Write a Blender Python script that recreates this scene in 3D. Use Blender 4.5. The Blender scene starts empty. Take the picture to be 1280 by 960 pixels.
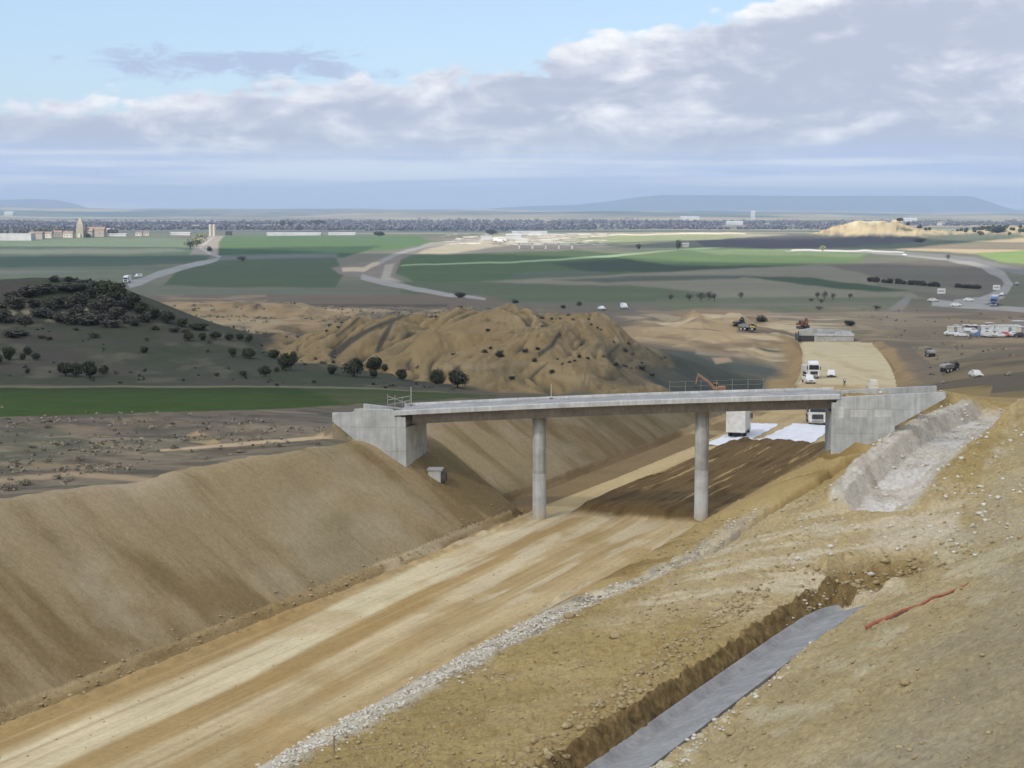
import bpy, bmesh, math, random
import numpy as np
from mathutils import Vector, Matrix

random.seed(7)
rng = np.random.default_rng(11)
scene = bpy.context.scene
col = scene.collection

# ------------------------------------------------------------------ camera numbers
F = 2000.0            # focal length in pixels of a 1280 px wide frame
CZ = 29.0             # camera height over the road bed at the bridge
V0 = 258.0            # row of the true horizon
PITCH = math.atan((480 - V0) / F)
SP, CP = math.sin(PITCH), math.cos(PITCH)
RE = 7.4e6            # effective earth radius (with refraction)

def proj(x, y, z):
    d = y * CP - (z - CZ) * SP
    d = np.maximum(d, 1e-3)
    return 640 + F * x / d, 480 - F * (y * SP + (z - CZ) * CP) / d

def ray(u, v):
    r, up = (u - 640) / F, (480 - v) / F
    return r, CP + up * SP, -SP + up * CP

def at(u, v, z):
    """the point of elevation z seen at a pixel"""
    a, b, c = ray(u, v)
    t = (z - CZ) / c
    return a * t, b * t

# ------------------------------------------------------------------ noise
_P = np.random.default_rng(5).permutation(4096).astype(np.int32)
_G = np.random.default_rng(6).random(4096).astype(np.float32)
def vnoise(x, y, seed=0):
    x, y = np.broadcast_arrays(np.asarray(x), np.asarray(y))
    xi = np.floor(x); yi = np.floor(y)
    fx = (x - xi).astype(np.float32); fy = (y - yi).astype(np.float32); xi = xi.astype(np.int32); yi = yi.astype(np.int32)
    fx = fx * fx * fx * (fx * (fx * 6 - 15) + 10); fy = fy * fy * fy * (fy * (fy * 6 - 15) + 10)
    def h(a, b):
        return _G[_P[(_P[(a + seed * 131) & 4095] + b) & 4095]]
    a = h(xi, yi); b = h(xi + 1, yi); c = h(xi, yi + 1); d = h(xi + 1, yi + 1)
    return ((a + (b - a) * fx) + ((c + (d - c) * fx) - (a + (b - a) * fx)) * fy) * 2 - 1
def fbm(x, y, o=4, seed=0, gain=0.5):
    s = 0; a = 1.0; n = 0
    for k in range(o):
        s = s + a * vnoise(x * 2 ** k + 17.3 * k, y * 2 ** k - 9.1 * k, seed + k); n += a; a *= gain
    return s / n
def ridged(x, y, o=3, seed=0):
    s = 0; a = 1.0; n = 0
    for k in range(o):
        s = s + a * (1 - np.abs(vnoise(x * 2 ** k, y * 2 ** k, seed + k))); n += a; a *= 0.5
    return s / n
def sst(a, b, x):
    t = np.clip((x - a) / (b - a), 0, 1)
    return t * t * (3 - 2 * t)
def smin(a, b, k):
    h = np.clip(0.5 + 0.5 * (b - a) / k, 0, 1)
    return b + (a - b) * h - k * h * (1 - h)
def smax(a, b, k):
    return -smin(-a, -b, k)

# ------------------------------------------------------------------ road corridor
def spline(xs, ys):
    xs = np.array(xs, float); ys = np.array(ys, float); n = len(xs)
    h = np.diff(xs); A = np.eye(n); r = np.zeros(n)
    for i in range(1, n - 1):
        A[i, i - 1] = h[i - 1]; A[i, i] = 2 * (h[i - 1] + h[i]); A[i, i + 1] = h[i]
        r[i] = 6 * ((ys[i + 1] - ys[i]) / h[i] - (ys[i] - ys[i - 1]) / h[i - 1])
    M = np.linalg.solve(A, r)
    def f(t, d=0):
        t = np.asarray(t, float)
        i = np.clip(np.searchsorted(xs, t) - 1, 0, n - 2)
        a = xs[i + 1] - t; b = t - xs[i]; hh = h[i]
        if d == 0:
            v = M[i] * a ** 3 / (6 * hh) + M[i + 1] * b ** 3 / (6 * hh) + (ys[i] / hh - M[i] * hh / 6) * a + (ys[i + 1] / hh - M[i + 1] * hh / 6) * b
            s0 = f(xs[0], 1) if np.any(t < xs[0]) else 0
            return np.where(t < xs[0], ys[0] + (t - xs[0]) * s0, v)
        tt = np.maximum(t, xs[0]); a = xs[i + 1] - tt; b = tt - xs[i]
        return -M[i] * a ** 2 / (2 * hh) + M[i + 1] * b ** 2 / (2 * hh) + (ys[i + 1] - ys[i]) / hh - (M[i + 1] - M[i]) * hh / 6
    return f
XC = spline([-40, 40, 89.6, 146, 205, 262, 330, 442, 700], [-79, -41.5, -18.1, 8.5, 33.5, 52.5, 70, 91, 118])
_zb = ([-100, 60, 120, 150, 190, 226, 280, 330, 442, 700], [1.2, 0.4, 0.1, 0, -0.9, -2, -5.0, -7.4, -9.6, -9.8])
def ZB(t): return np.interp(t, *_zb)
def road_so(x, y):
    t = np.array(y, float, copy=True)
    for _ in range(6):
        dx = XC(t, 1); ex = x - XC(t); ey = y - t
        t = t + 0.9 * (ex * dx + ey) / (1 + dx * dx)
        t = np.clip(t, -150, 690)
    dx = XC(t, 1); n = np.sqrt(1 + dx * dx)
    return t, ((x - XC(t)) * 1 - (y - t) * dx) / n
def RR(t, o):
    dx = float(XC(t, 1)); n = math.sqrt(1 + dx * dx)
    return float(XC(t)) + o / n, t - o * dx / n

# ------------------------------------------------------------------ natural ground: thin plate through surveyed points
CTRL = []
def cp(x, y, z): CTRL.append((x, y, z))
def cpu(u, d, z): CTRL.append(((u - 640) / F * d, d, z))
for p in [(-90, 40, 9.5), (-60, 60, 9.2), (-37.3, 102.1, 9.8), (-34.6, 106.5, 9.35), (-31.1, 112.6, 8.95), (-27.1, 119, 8.4), (-24.5, 124.3, 8.3), (-20.7, 131.9, 8.1), (-16.9, 139, 7.8), (-12.6, 146.7, 7.4),
          (-45, 98, 9.9), (-42.5, 102, 9.5), (-39, 108.5, 9.1), (-35, 115, 8.6), (-32.5, 120.3, 8.6), (-28.5, 128, 8.2), (-24.5, 135.5, 7.9), (-20, 143.5, 7.6), (-70, 120, 9.2), (-50, 158, 8.6),
          (-100, 160, 8.8), (-20, 178, 7.4), (-60, 205, 5.6), (-20, 208, 5.0), (8, 200, 4.8), (20, 222, 2.4), (34, 250, -2),
          (-200, 100, 10), (-250, 260, 10), (240, 120, 22), (220, 300, 0), (-260, 480, -5), (260, 480, -9), (-40, -40, 16), (60, -60, 26), (-200, -50, 11)]:
    cp(*p)
for u in (0, 180, 380, 560): cpu(u, 224, 4.4 - u / 560 * 1.2)
for u, d, z in [(20, 330, 13.2), (120, 325, 13.6), (160, 318, 12.6), (205, 303, 9.9), (300, 290, 5.4), (370, 272, 3.0), (450, 252, 2.6), (40, 256, 5.9), (200, 256, 4.9),
                (60, 290, 9.6), (20, 420, 0), (150, 420, -2), (200, 352, 2.5), (245, 342, -1.0), (300, 335, -2.6), (350, 330, -1.6), (385, 345, -2.2), (160, 370, 4), (430, 365, -2), (300, 400, -4), (300, 465, -4.6),
                (405, 300, 2.4), (440, 318, 6.6), (560, 318, 7.0), (680, 318, 6.6), (760, 326, 5.2), (600, 266, -1.4), (700, 262, -2), (500, 268, 0.8), (600, 292, 4.0), (700, 292, 3.6), (800, 300, -2.4),
                (840, 335, -2.8), (500, 380, -1), (650, 380, -1.5), (500, 470, -6.5), (700, 480, -6.5), (860, 330, -5.2), (920, 335, -8), (960, 390, -9.6), (850, 395, -5), (800, 440, -5), (900, 440, -6), (1000, 530, -9.5),
                (1130, 300, -7), (1150, 380, -8.5), (1200, 322, -3.6), (1180, 380, -6.6), (1280, 390, -6), (1280, 300, -1.2), (1230, 250, 2.5), (1250, 505, -9.8), (1100, 470, -9.8),
                (300, 640, -8), (640, 640, -8.3), (1000, 640, -8.8), (1280, 640, -9.2), (-200, 640, -7), (1500, 640, -9)]:
    cpu(u, d, z)
for t in (40, 70, 90, 108):
    for o, z in ((10, 0.5), (14, 1.3), (20, 2.1), (24, 2.7), (31, 3.2)): cp(*RR(t, o), z)
for o, z in ((10, 0.7), (14, 1.7), (20, 2.9), (26, 3.6), (32, 4.0)): cp(*RR(124, o), z)
for o, z in ((11, 1.4), (16, 3.4), (20, 4.8), (26, 5.6), (32, 6.0), (40, 8.5)): cp(*RR(137, o), z)
for o, z in ((14, 4.6), (19, 6.8), (22, 8.2), (27, 8.2), (36, 9.2), (44, 11.5)): cp(*RR(149, o), z)
for o, z in ((18, 8), (21, 11.2), (26, 11.6), (32, 8.8), (38, 9.6), (46, 11.5)): cp(*RR(160, o), z)
for o, z in ((16, 9.0), (24, 10.2), (32, 8.8), (44, 10)): cp(*RR(175, o), z)
for o, z in ((20, 3), (40, 5.5)): cp(*RR(215, o), z)
CT = np.array(CTRL); _S = 100.0
def _tps_fit():
    P = CT[:, :2] / _S; n = len(P)
    r2 = ((P[:, None] - P[None]) ** 2).sum(-1)
    K = 0.5 * r2 * np.log(r2 + 1e-12) + np.eye(n) * 0.0004
    Q = np.c_[np.ones(n), P]
    A = np.block([[K, Q], [Q.T, np.zeros((3, 3))]])
    return np.linalg.solve(A, np.r_[CT[:, 2], 0, 0, 0])
_W = _tps_fit()
def tps_exact(x, y):
    x = np.asarray(x, float) / _S; y = np.asarray(y, float) / _S
    z = _W[-3] + _W[-2] * x + _W[-1] * y
    for (px, py, _), w in zip(CT, _W[:-3]):
        r2 = (x - px / _S) ** 2 + (y - py / _S) ** 2
        z = z + w * 0.5 * r2 * np.log(r2 + 1e-12)
    return z
_tx = np.arange(-420, 420.1, 2.4); _ty = np.arange(-270, 730, 2.4)
_TG = tps_exact(*np.meshgrid(_tx, _ty))
def tps(x, y):
    fx = np.clip((x - _tx[0]) / 2.4, 0, len(_tx) - 1.001); fy = np.clip((y - _ty[0]) / 2.4, 0, len(_ty) - 1.001)
    i = fx.astype(int); j = fy.astype(int); fx = fx - i; fy = fy - j
    return (_TG[j, i] * (1 - fx) + _TG[j, i + 1] * fx) * (1 - fy) + (_TG[j + 1, i] * (1 - fx) + _TG[j + 1, i + 1] * fx) * fy

_pl = ([0, 500, 1000, 1500, 2500, 4000, 8000, 12000, 20000, 26000, 60000], [-8, -8.8, -10, -12, -13, -15, -14, -12, -34, -60, -60])
def plain(x, y):
    z = np.interp(y, *_pl)
    k = sst(500, 900, y)
    z = z + k * 1.6 * fbm(x / 330 + 3, y / 420, 2, 40)
    z = z + sst(5000, 8000, y) * (1 - sst(12500, 16000, y)) * (14 + 40 * fbm(x / 1500 + 5, y / 2200, 3, 51))
    z = z + sst(2600, 4500, y) * 5 * fbm(x / 900, y / 900, 2, 61)
    # pale sandy hill standing out of the plain
    for cu, cd, wu, wd, h in ((1085, 2140, 62, 120, 19), (1060, 2120, 30, 90, 6), (1150, 2180, 60, 110, 9), (1230, 2260, 60, 140, 8), (1300, 2250, 60, 140, 12)):
        ax = (x - (cu - 640) / F * cd) / (wu / F * cd); ay = (y - cd) / wd
        q = np.exp(-np.minimum((np.abs(ax) ** 2.6 + ay * ay), 30))
        z = z + h * q * (1 + 0.28 * fbm(x / 26, y / 40, 3, 70)) - 3.0 * q * (1 - q) * 4 * np.abs(fbm(x / 14, y / 90, 3, 71))
    # far table mountain and a lower ridge
    ua = x / np.maximum(y, 1) * F + 640
    top = np.interp(ua, [420, 600, 660, 720, 760, 778, 800, 830, 900, 1000, 1110, 1190, 1212, 1224, 1245, 1262, 1300, 1500], [0, 60, 100, 120, 170, 205, 232, 258, 252, 248, 254, 252, 244, 200, 120, 60, 40, 60])
    top2 = np.interp(ua, [-300, -100, 0, 20, 50, 75, 100, 120, 160], [230, 200, 190, 196, 206, 190, 130, 60, 0])
    z = z + sst(17600, 18100, y) * (0.8 * top + np.where(top > 5, 6, 0) * fbm(x / 600, y / 400, 3, 81) + 0.8 * top2)
    return z

# bridge frame
BA = math.radians(-5.5)
BE = np.array([math.cos(BA), math.sin(BA)]); BN = np.array([-math.sin(BA), math.cos(BA)])
B0 = np.array([2.55, 147.2])
def B(a, n): return B0 + a * BE + n * BN
def bridge_an(x, y):
    dx = x - B0[0]; dy = y - B0[1]
    return dx * BE[0] + dy * BE[1], dx * BN[0] + dy * BN[1]
BW = 2.85              # half width of the deck

# lined ditch (concrete) and the wider pale channel beyond it
DITCH = np.array([at(560, 1090, 2.4), at(755, 960, 2.55), at(905, 852, 2.7), at(1000, 783, 2.9), at(1034, 759, 3.0), at(1058, 746, 3.1), at(1082, 741, 3.2)])
CHAN = np.array([(28.3, 124.0), (32.2, 131.5), (36.3, 138), (41.2, 147), (46, 156), (50, 163)])
CHANZ = np.array([5.2, 6.6, 7.8, 8.2, 7.9, 7.7])
def polydist(x, y, P):
    """distance along, signed distance (right positive), raw parameter"""
    best = np.full(np.shape(x), 1e9); bs = np.zeros(np.shape(x)); bo = np.zeros(np.shape(x)); acc = 0
    for i, (a, b) in enumerate(zip(P[:-1], P[1:])):
        d = b - a; L = math.hypot(*d); d = d / L
        s = (x - a[0]) * d[0] + (y - a[1]) * d[1]
        lo = -1e9 if i == 0 else 0; hi = 1e9 if i == len(P) - 2 else L
        s2 = np.clip(s, lo, hi)
        px = x - a[0] - s2 * d[0]; py = y - a[1] - s2 * d[1]
        r = np.hypot(px, py); m = r < best
        best = np.where(m, r, best); bs = np.where(m, acc + s2, bs); bo = np.where(m, np.where(px * d[1] - py * d[0] > 0, r, -r), bo)
        acc += L
    return bs, bo, acc

def strip_o(t): return np.interp(t, [50, 86, 113, 119, 128, 142], [9.3, 9.7, 10.5, 12.0, 15.3, 16.8])
def scarp_o(t): return np.interp(t, [120, 127, 133, 150, 156], [14.6, 15.9, 16.8, 24.0, 26])
def wl(t): return 9.2 + 4.2 * sst(147.3, 149.3, t) - 2.5 * sst(215, 300, t)
def wr(t): return 8.6 + 0.8 * sst(230, 320, t)

def badmask(x, y):
    r = x / np.maximum(y, 1)
    ww = 0.02 * fbm(x / 30, y / 30, 2, 90)
    k = sst(-0.175, -0.135, r + ww) * (1 - sst(0.075, 0.115, r + ww))
    return k * sst(258, 274, y) * (1 - sst(345, 375, y))

def height(x, y, micro=True, full=False):
    x = np.asarray(x, float); y = np.asarray(y, float)
    near = y < 720
    z = np.zeros(np.broadcast(x, y).shape)
    xn, yn = x[near], y[near]
    t_all = np.full(z.shape, 1e6); o_all = np.full(z.shape, 1e6)
    zp = plain(x, y)
    if xn.size:
        nat = tps(xn, yn)
        # eroded gullies of the bad lands
        bm = badmask(xn, yn)
        wx = xn + 7 * fbm(xn / 22, yn / 22, 2, 12); wy = yn + 7 * fbm(xn / 22, yn / 22, 2, 13)
        lft = 1 - sst(-14, 6, xn)
        g1 = 1.45 - ridged((wx - 0.45 * wy) / 9, (wx + wy) / 55, 3, 21)
        g2 = 1.45 - ridged((wx - 0.15 * wy) / 10, wy / 34, 4, 31)
        g = lft * g1 + (1 - lft) * g2
        nat = nat + bm * (5.2 * (g - 0.86) + 1.0 * fbm(xn / 4.0, yn / 7, 4, 33))
        rough2 = sst(330, 380, yn) * (1 - bm)
        nat = nat + rough2 * (0.7 * fbm(xn / 18, yn / 18, 3, 35))
        # broken ground and dug faces in the middle distance
        rr = xn / yn
        q = sst(-0.26, -0.23, rr) * (1 - sst(-0.15, -0.10, rr)) * sst(455, 470, yn) * (1 - sst(545, 575, yn))
        nat = nat + q * 4.0 * (0.55 + 0.45 * ridged(xn / 16, yn / 24, 3, 37)) * sst(500, 515, yn)
        q = sst(-0.155, -0.13, rr) * (1 - sst(-0.02, 0.0, rr)) * sst(400, 420, yn) * (1 - sst(560, 600, yn))
        nat = nat + q * 4.5 * (ridged(xn / 12, yn / 16, 3, 39) - 0.7)
        q = sst(0.06, 0.08, rr) * (1 - sst(0.16, 0.19, rr)) * sst(385, 410, yn) * (1 - sst(530, 570, yn))
        nat = nat + q * 2.6 * (ridged(xn / 17, yn / 20, 3, 55) - 0.6)
        q = sst(0.1, 0.118, rr) * (1 - sst(0.142, 0.155, rr)) * sst(455, 480, yn) * (1 - sst(520, 540, yn))
        nat = nat + q * 4.2 * (0.7 + 0.5 * fbm(xn / 9, yn / 12, 3, 38))
        # scrubby undulation on the natural left ground and the hill
        lf = 1 - sst(-12, -2, xn - 0.0)
        nat = nat + lf * (yn < 240) * 0.28 * fbm(xn / 7, yn / 7, 3, 14) + lf * sst(240, 265, yn) * (1 - sst(340, 400, yn)) * 0.5 * fbm(xn / 11, yn / 11, 3, 15)
        t, o = road_so(xn, yn)
        t_all[near] = t; o_all[near] = o
        # slope on the near right, on which the photographer stands
        toe = 31.2 + 3.2 * sst(105, 130, t)
        rs = 3.0 + 0.012 * (t - 90) + 0.52 * (o - toe) + 0.35 * fbm(xn / 9, yn / 9, 3, 16) - 0.22 * np.maximum(t - 128, 0)
        nat = np.where(o > 20, smax(nat, rs, 0.6), nat)
        nat = nat + 0.0
        zb = ZB(t); L = wl(t); R = wr(t)
        end = sst(452, 462, t)
        wob = 0.5 * fbm(t / 9, o / 9, 3, 17)
        cutL = zb + np.maximum(-o - L + 0.5 * wob, 0) / 1.42
        cutR = zb + np.maximum(o - R + 0.4 * wob, 0) / 1.55
        cut = np.where(o < 0, cutL, cutR); inside = (o > -L) & (o < R)
        fill = zb - np.maximum(np.where(o < 0, -o - L, o - R), 0) / 1.5
        bench = (o > 0) & (t < 128)
        nr = smin(nat, cut, 0.5)
        nr = np.maximum(nr, fill)
        bed = zb - 0.05 * ((o / 9) ** 2) + 0.05 * fbm(o / 0.8, t / 22, 3, 18) + 0.05 * fbm(o / 4, t / 10, 3, 19)
        nr = np.where(inside, bed, nr)
        # toe ditch and little windrow at the left, and along the right
        tl = o + L
        nr = nr - 0.45 * np.exp(-((tl - 0.5 + wob) / 0.45) ** 2) + 0.3 * np.exp(-((tl - 1.9 + wob) / 0.6) ** 2) * (0.6 + fbm(t / 1.2, o, 2, 22)) * (t < 150)
        tr = o - R
        nr = nr + 0.22 * np.exp(-((tr + 0.5 + wob) / 0.4) ** 2) * (0.7 + fbm(t / 1.3, o, 2, 23)) * (t < 125)
        nr = nr - 0.22 * np.exp(-((o - strip_o(t)) / 0.8) ** 2) * (t < 140)
        # dumped brown fill between and past the piers
        pm = sst(147.2, 150.6, t + 1.8 * fbm(o / 2.2, t / 2.2, 3, 25)) * (1 - sst(202, 205.5, t + 1.2 * fbm(o / 3, t / 4, 2, 24))) * sst(-4.8, -3.6, o + 0.15 * fbm(t / 6, o / 6, 2, 26)) * (1 - sst(8.2, 9.4, o))
        nr = nr + pm * (0.75 + 0.22 * fbm(o / 0.9, t / 20, 2, 27) + 0.07 * fbm(o / 0.3, t / 2, 2, 28))
        # scarp line beside the right batter
        sc = np.exp(-((o - scarp_o(t)) / 0.6) ** 2) * sst(126, 131, t) * (1 - sst(149, 152, t))
        nr = nr - 1.5 * sc
        nat = nr * (1 - end) + nat * end
        # terrain at the abutments
        a, n = bridge_an(xn, yn)
        # approach fill behind each abutment, carrying the side road
        apl = (1 - sst(-12.9, -12.5, a)) * sst(-23.5, -18.7, a) * (1 - sst(BW - 0.6, BW - 0.25, -n)) * (1 - sst(BW, BW + 5, n))
        nat = np.where(apl > 0, nat + apl * np.maximum(np.minimum(9.85, 9.85 + 0.55 * (a + 17.5)) - nat, 0), nat)
        apr = sst(27.3, 28, a) * (1 - sst(48, 62, a)) * (1 - sst(BW - 0.7, BW - 0.2, -n)) * (1 - sst(BW + 3, BW + 9, n))
        nat = np.where(apr > 0, nat + apr * np.maximum(11.8 - nat, 0), nat)
        # ground at the foot of the right abutment
        wf = sst(25.2, 26.2, a) * (1 - sst(31.9, 32.6, a)) * (1 - sst(-BW - 0.05, -BW + 0.2, n)) * sst(-BW - 9, -BW - 5.5, n)
        nat = nat - wf * np.maximum(nat - (6.2 + 0.28 * (a - 26.4) + 0.25 * np.maximum(-n - BW, 0)), 0)
        # lined ditch: trench with a steep earth bank on its road side
        s, d, Lg = polydist(xn, yn, DITCH)
        dz = np.interp(s, [0, 20, 60, Lg], [2.3, 2.5, 2.8, 3.2])
        m = s < Lg + 0.2
        wob2 = (1 - sst(Lg - 3, Lg - 1, s)) * (0.22 * fbm(s / 0.9, d * 1.5 + 3, 3, 42) + 0.35 * fbm(s / 5, d * 0 + 1, 2, 43))
        prof = np.interp(d + wob2 * (d < -1.3), [-4.2, -2.75, -2.5, -1.45, 1.6, 2.1, 3.0], [9, 0.3, 0.1, -1.3, -0.25, 0.0, 0.4])
        tr_z = dz + prof
        endk = sst(Lg - 1.0, Lg + 1.6, s)
        lo = np.where((d > -4.2) & (d < 2.6) & (s < Lg + 3), smin(nat, tr_z + 2.0 * endk * (np.abs(d) * 0.4 + 0.3), 0.1), nat)
        bankl = (d <= -1.6) & (d > -3.2) & (s < Lg + 1)
        nat = np.where((s < Lg + 3), lo, nat)
        # spoil hollow where the ditch stops
        hx, hy = at(1098, 716, 3.6)
        hr = np.hypot((xn - hx) / 3.4, (yn - hy) / 3.0)
        nat = nat - 1.1 * np.exp(-hr ** 4) * (0.8 + 0.5 * fbm(xn / 1.2, yn / 1.2, 2, 44)) + 0.5 * np.exp(-((hr - 1.35) / 0.28) ** 2) * (0.5 + fbm(xn / 0.8, yn / 0.8, 2, 45))
        # wider channel
        s2, d2, L2 = polydist(xn, yn, CHAN)
        cz = np.interp(s2, np.r_[0, np.cumsum(np.hypot(*np.diff(CHAN, axis=0).T))], CHANZ)
        mk = sst(-0.5, 0.5, s2) * (1 - sst(L2 - 3, L2 + 1, s2))
        fl = cz + np.interp(d2, [-4.6, -3.7, -2.4, -1.4, 1.6, 4.2, 5.8], [0.3, 1.2, 1.15, -0.3, -0.3, 1.3, 2.3]) + 0.1 * fbm(xn / 0.9, yn / 0.9, 3, 46)
        cm = mk * sst(-5.2, -3.8, d2) * (1 - sst(3.6, 6.5, d2))
        nat = nat * (1 - cm) + fl * cm
        # mound under the photographer
        hh = np.hypot(xn, yn + 3)
        nat = nat + np.maximum(27.4 - nat, 0) * np.exp(-(hh / 4.5) ** 4)
        if micro:
            rk = sst(9.2, 10.5, o) * (1 - sst(150, 175, t)) * np.where((np.abs(d) < 2.0) & (s < Lg + 0.5), 0.0, 1.0)
            cl = fbm(xn / 0.55, yn / 0.55, 3, 47)
            nat = nat + rk * (0.13 * cl + 0.14 * np.maximum(fbm(xn / 0.32, yn / 0.32, 2, 48) - 0.25, 0) * 2 + 0.12 * fbm(xn / 2.2, yn / 2.2, 3, 49))
            bk = np.where(bankl, 1.0, 0.0)
            nat = nat + bk * (0.16 * fbm(xn / 0.35, yn / 0.35, 2, 50) + 0.22 * fbm(xn / 0.9, yn / 0.9, 3, 54))
            ls = (o < -L) & (nat < 9.2) & (t < 260)
            nat = nat + np.where(ls, 0.06 * fbm(t / 0.7, o / 3, 3, 52) + 0.05 * fbm(t / 3, o / 6, 2, 53), 0)
        w = sst(520, 700, yn)
        z[near] = nat * (1 - w) + zp[near] * w
    z[~near] = zp[~near]
    z = z - (x * x + y * y) / (2 * RE)
    return (z, t_all, o_all) if full else z

def h1(x, y): return float(height(np.array([x]), np.array([y]), micro=False)[0])
_YS = np.r_[np.arange(25, 420, 0.6), np.arange(420, 1200, 3.0), np.geomspace(1200, 20000, 500)]
def hit(u, v, dmin=0):
    """where the ray of a pixel first meets the terrain"""
    a, b, c = ray(u, v)
    k = _YS / b
    d = CZ + c * k - height(a * k, _YS, micro=False)
    d = np.where(_YS < dmin, 1, d)
    i = np.argmax(d < 0) if np.any(d < 0) else len(_YS) - 1
    i = max(i, 1)
    f = d[i - 1] / (d[i - 1] - d[i] + 1e-9)
    yy = _YS[i - 1] + f * (_YS[i] - _YS[i - 1])
    return a / b * yy, yy, h1(a / b * yy, yy)

# ------------------------------------------------------------------ terrain grid
ys = [6.0]
while ys[-1] < 20500:
    y = ys[-1]
    if y < 38: s = 1.2
    elif y < 128: s = 0.2
    elif y < 172: s = 0.27
    elif y < 390: s = 0.65
    elif y < 640: s = 1.3
    elif y < 1000: s = 3
    elif y < 7000: s = 0.55 * y * y / (F * 41)
    elif y < 17400: s = 200
    else: s = 90
    ys.append(y + s)
ys = np.array(ys)
tq = np.r_[np.linspace(-1.5, -0.36, 40)[:-1], np.linspace(-0.36, 0.36, 1040), np.linspace(0.36, 1.5, 40)[1:]]
NY, NX = len(ys), len(tq)
GX = (ys[:, None] * tq[None]); GY = np.repeat(ys[:, None], NX, 1)
GZ, GT, GO = height(GX, GY, full=True)
GU, GV = proj(GX, GY, GZ)

# ------------------------------------------------------------------ ground colours (soils and crops, with shade put into the farther ground)
def lin(c):
    c = np.array(c, float) / 255
    return np.where(c < 0.04045, c / 12.92, ((c + 0.055) / 1.055) ** 2.4)
COL = np.zeros((NY, NX, 3)); REG = np.zeros((NY, NX), np.int16)
REGN = ['ground']
def reg(name):
    if name not in REGN: REGN.append(name)
    return REGN.index(name)
KALB = 0.92
def C(r, g, b, k=1.0): return lin((r, g, b)) * KALB * k
WU = GU + (1.4 + 5 * sst(600, 900, GY))  * fbm(GX / (GY * 0.011 + 0.5), GY / (GY * 0.05 + 2), 3, 100)
WV = GV + (0.9 + 0.5 * sst(600, 900, GY)) * fbm(GX / (GY * 0.02 + 0.5), GY / (GY * 0.05 + 2), 3, 101)
def polymask(poly, dmin, dmax, feather=1.2):
    P = np.array(poly, float)
    r0, r1 = np.searchsorted(ys, dmin), np.searchsorted(ys, dmax)
    sl = slice(r0, r1)
    U, V = WU[sl], WV[sl]
    bb = (U > P[:, 0].min() - 4 * feather) & (U < P[:, 0].max() + 4 * feather) & (V > P[:, 1].min() - 4 * feather) & (V < P[:, 1].max() + 4 * feather)
    out = np.zeros(U.shape)
    u, v = U[bb], V[bb]
    if u.size:
        ins = np.zeros(u.shape, bool); dist = np.full(u.shape, 1e9)
        for i in range(len(P)):
            (ax, ay), (bx, by) = P[i], P[(i + 1) % len(P)]
            c = ((ay > v) != (by > v))
            with np.errstate(divide='ignore', invalid='ignore'):
                ins ^= c & (u < (bx - ax) * (v - ay) / (by - ay) + ax)
            L2 = (bx - ax) ** 2 + (by - ay) ** 2 + 1e-9
            k = np.clip(((u - ax) * (bx - ax) + (v - ay) * (by - ay)) / L2, 0, 1)
            dist = np.minimum(dist, np.hypot(u - ax - k * (bx - ax), v - ay - k * (by - ay)))
        sd = np.where(ins, dist, -dist)
        out[bb] = sst(-feather, feather, sd)
    return sl, out
def paint(poly, c, dmin=420, dmax=3500, feather=1.7, name=None, k=1.0, mask=None):
    sl, m = polymask(poly, dmin, dmax, feather)
    if mask is not None: m = m * mask[sl]
    mm = m[..., None] * k
    COL[sl] = COL[sl] * (1 - mm) + np.asarray(c) * mm
    if name: REG[sl] = np.where(m > 0.5, reg(name), REG[sl])
def stroke(pts, w, c, dmin=420, dmax=3500, name=None, feather=0.7):
    """a track of varying width (pixels) along a polyline"""
    P = np.array(pts, float); w = np.broadcast_to(np.array(w, float), (len(P),))
    T = np.gradient(P, axis=0); T /= np.linalg.norm(T, axis=1)[:, None]
    Nn = np.c_[-T[:, 1], T[:, 0]]
    # foreshortened: width is given vertically to the line in the picture of the ground
    paint(list(P + Nn * w[:, None] / 2) + list((P - Nn * w[:, None] / 2)[::-1]), c, dmin, dmax, feather, name)
def lerp(mask, c):
    global COL
    COL = COL * (1 - mask[..., None]) + np.asarray(c) * mask[..., None]

n1 = fbm(GX / 14, GY / 14, 4, 110); n2 = fbm(GX / 3, GY / 3, 3, 111); n3 = fbm(GX / 60, GY / 60, 3, 112)
soft = lambda a, b, x: sst(a, b, x)
# base soil
COL[:] = C(122, 110, 92)
lerp(soft(-0.2, 0.5, n1) * 0.7, C(104, 102, 84))
lerp(soft(0.1, 0.6, n2 + 0.4 * n3) * 0.55, C(92, 86, 80))
lerp(soft(0.15, 0.6, fbm(GX / 9 + 40, GY / 4, 4, 113)) * 0.5 * (GY < 260), C(146, 128, 100))
# plain: default field tone and far bands
far = soft(560, 720, GY)
lerp(far, C(112, 116, 90))
lerp(far * soft(-0.1, 0.4, fbm(GX / 240, GY / 500, 3, 114)) * 0.6, C(136, 130, 104))
f3 = soft(2450, 2700, GY)
lerp(f3, C(112, 122, 108))
bands = fbm(GX / 900 + 3, np.log(GY) * 14, 3, 115)
lerp(f3 * soft(0.0, 0.25, bands), C(176, 164, 136))
lerp(f3 * soft(0.05, 0.3, -bands), C(88, 98, 92))
lerp(f3 * soft(0.1, 0.3, fbm(GX / 500 + 9, np.log(GY) * 26, 3, 116)) * 0.8, C(140, 132, 118))
lerp(soft(17350, 17550, GY), C(58, 70, 84))

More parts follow.
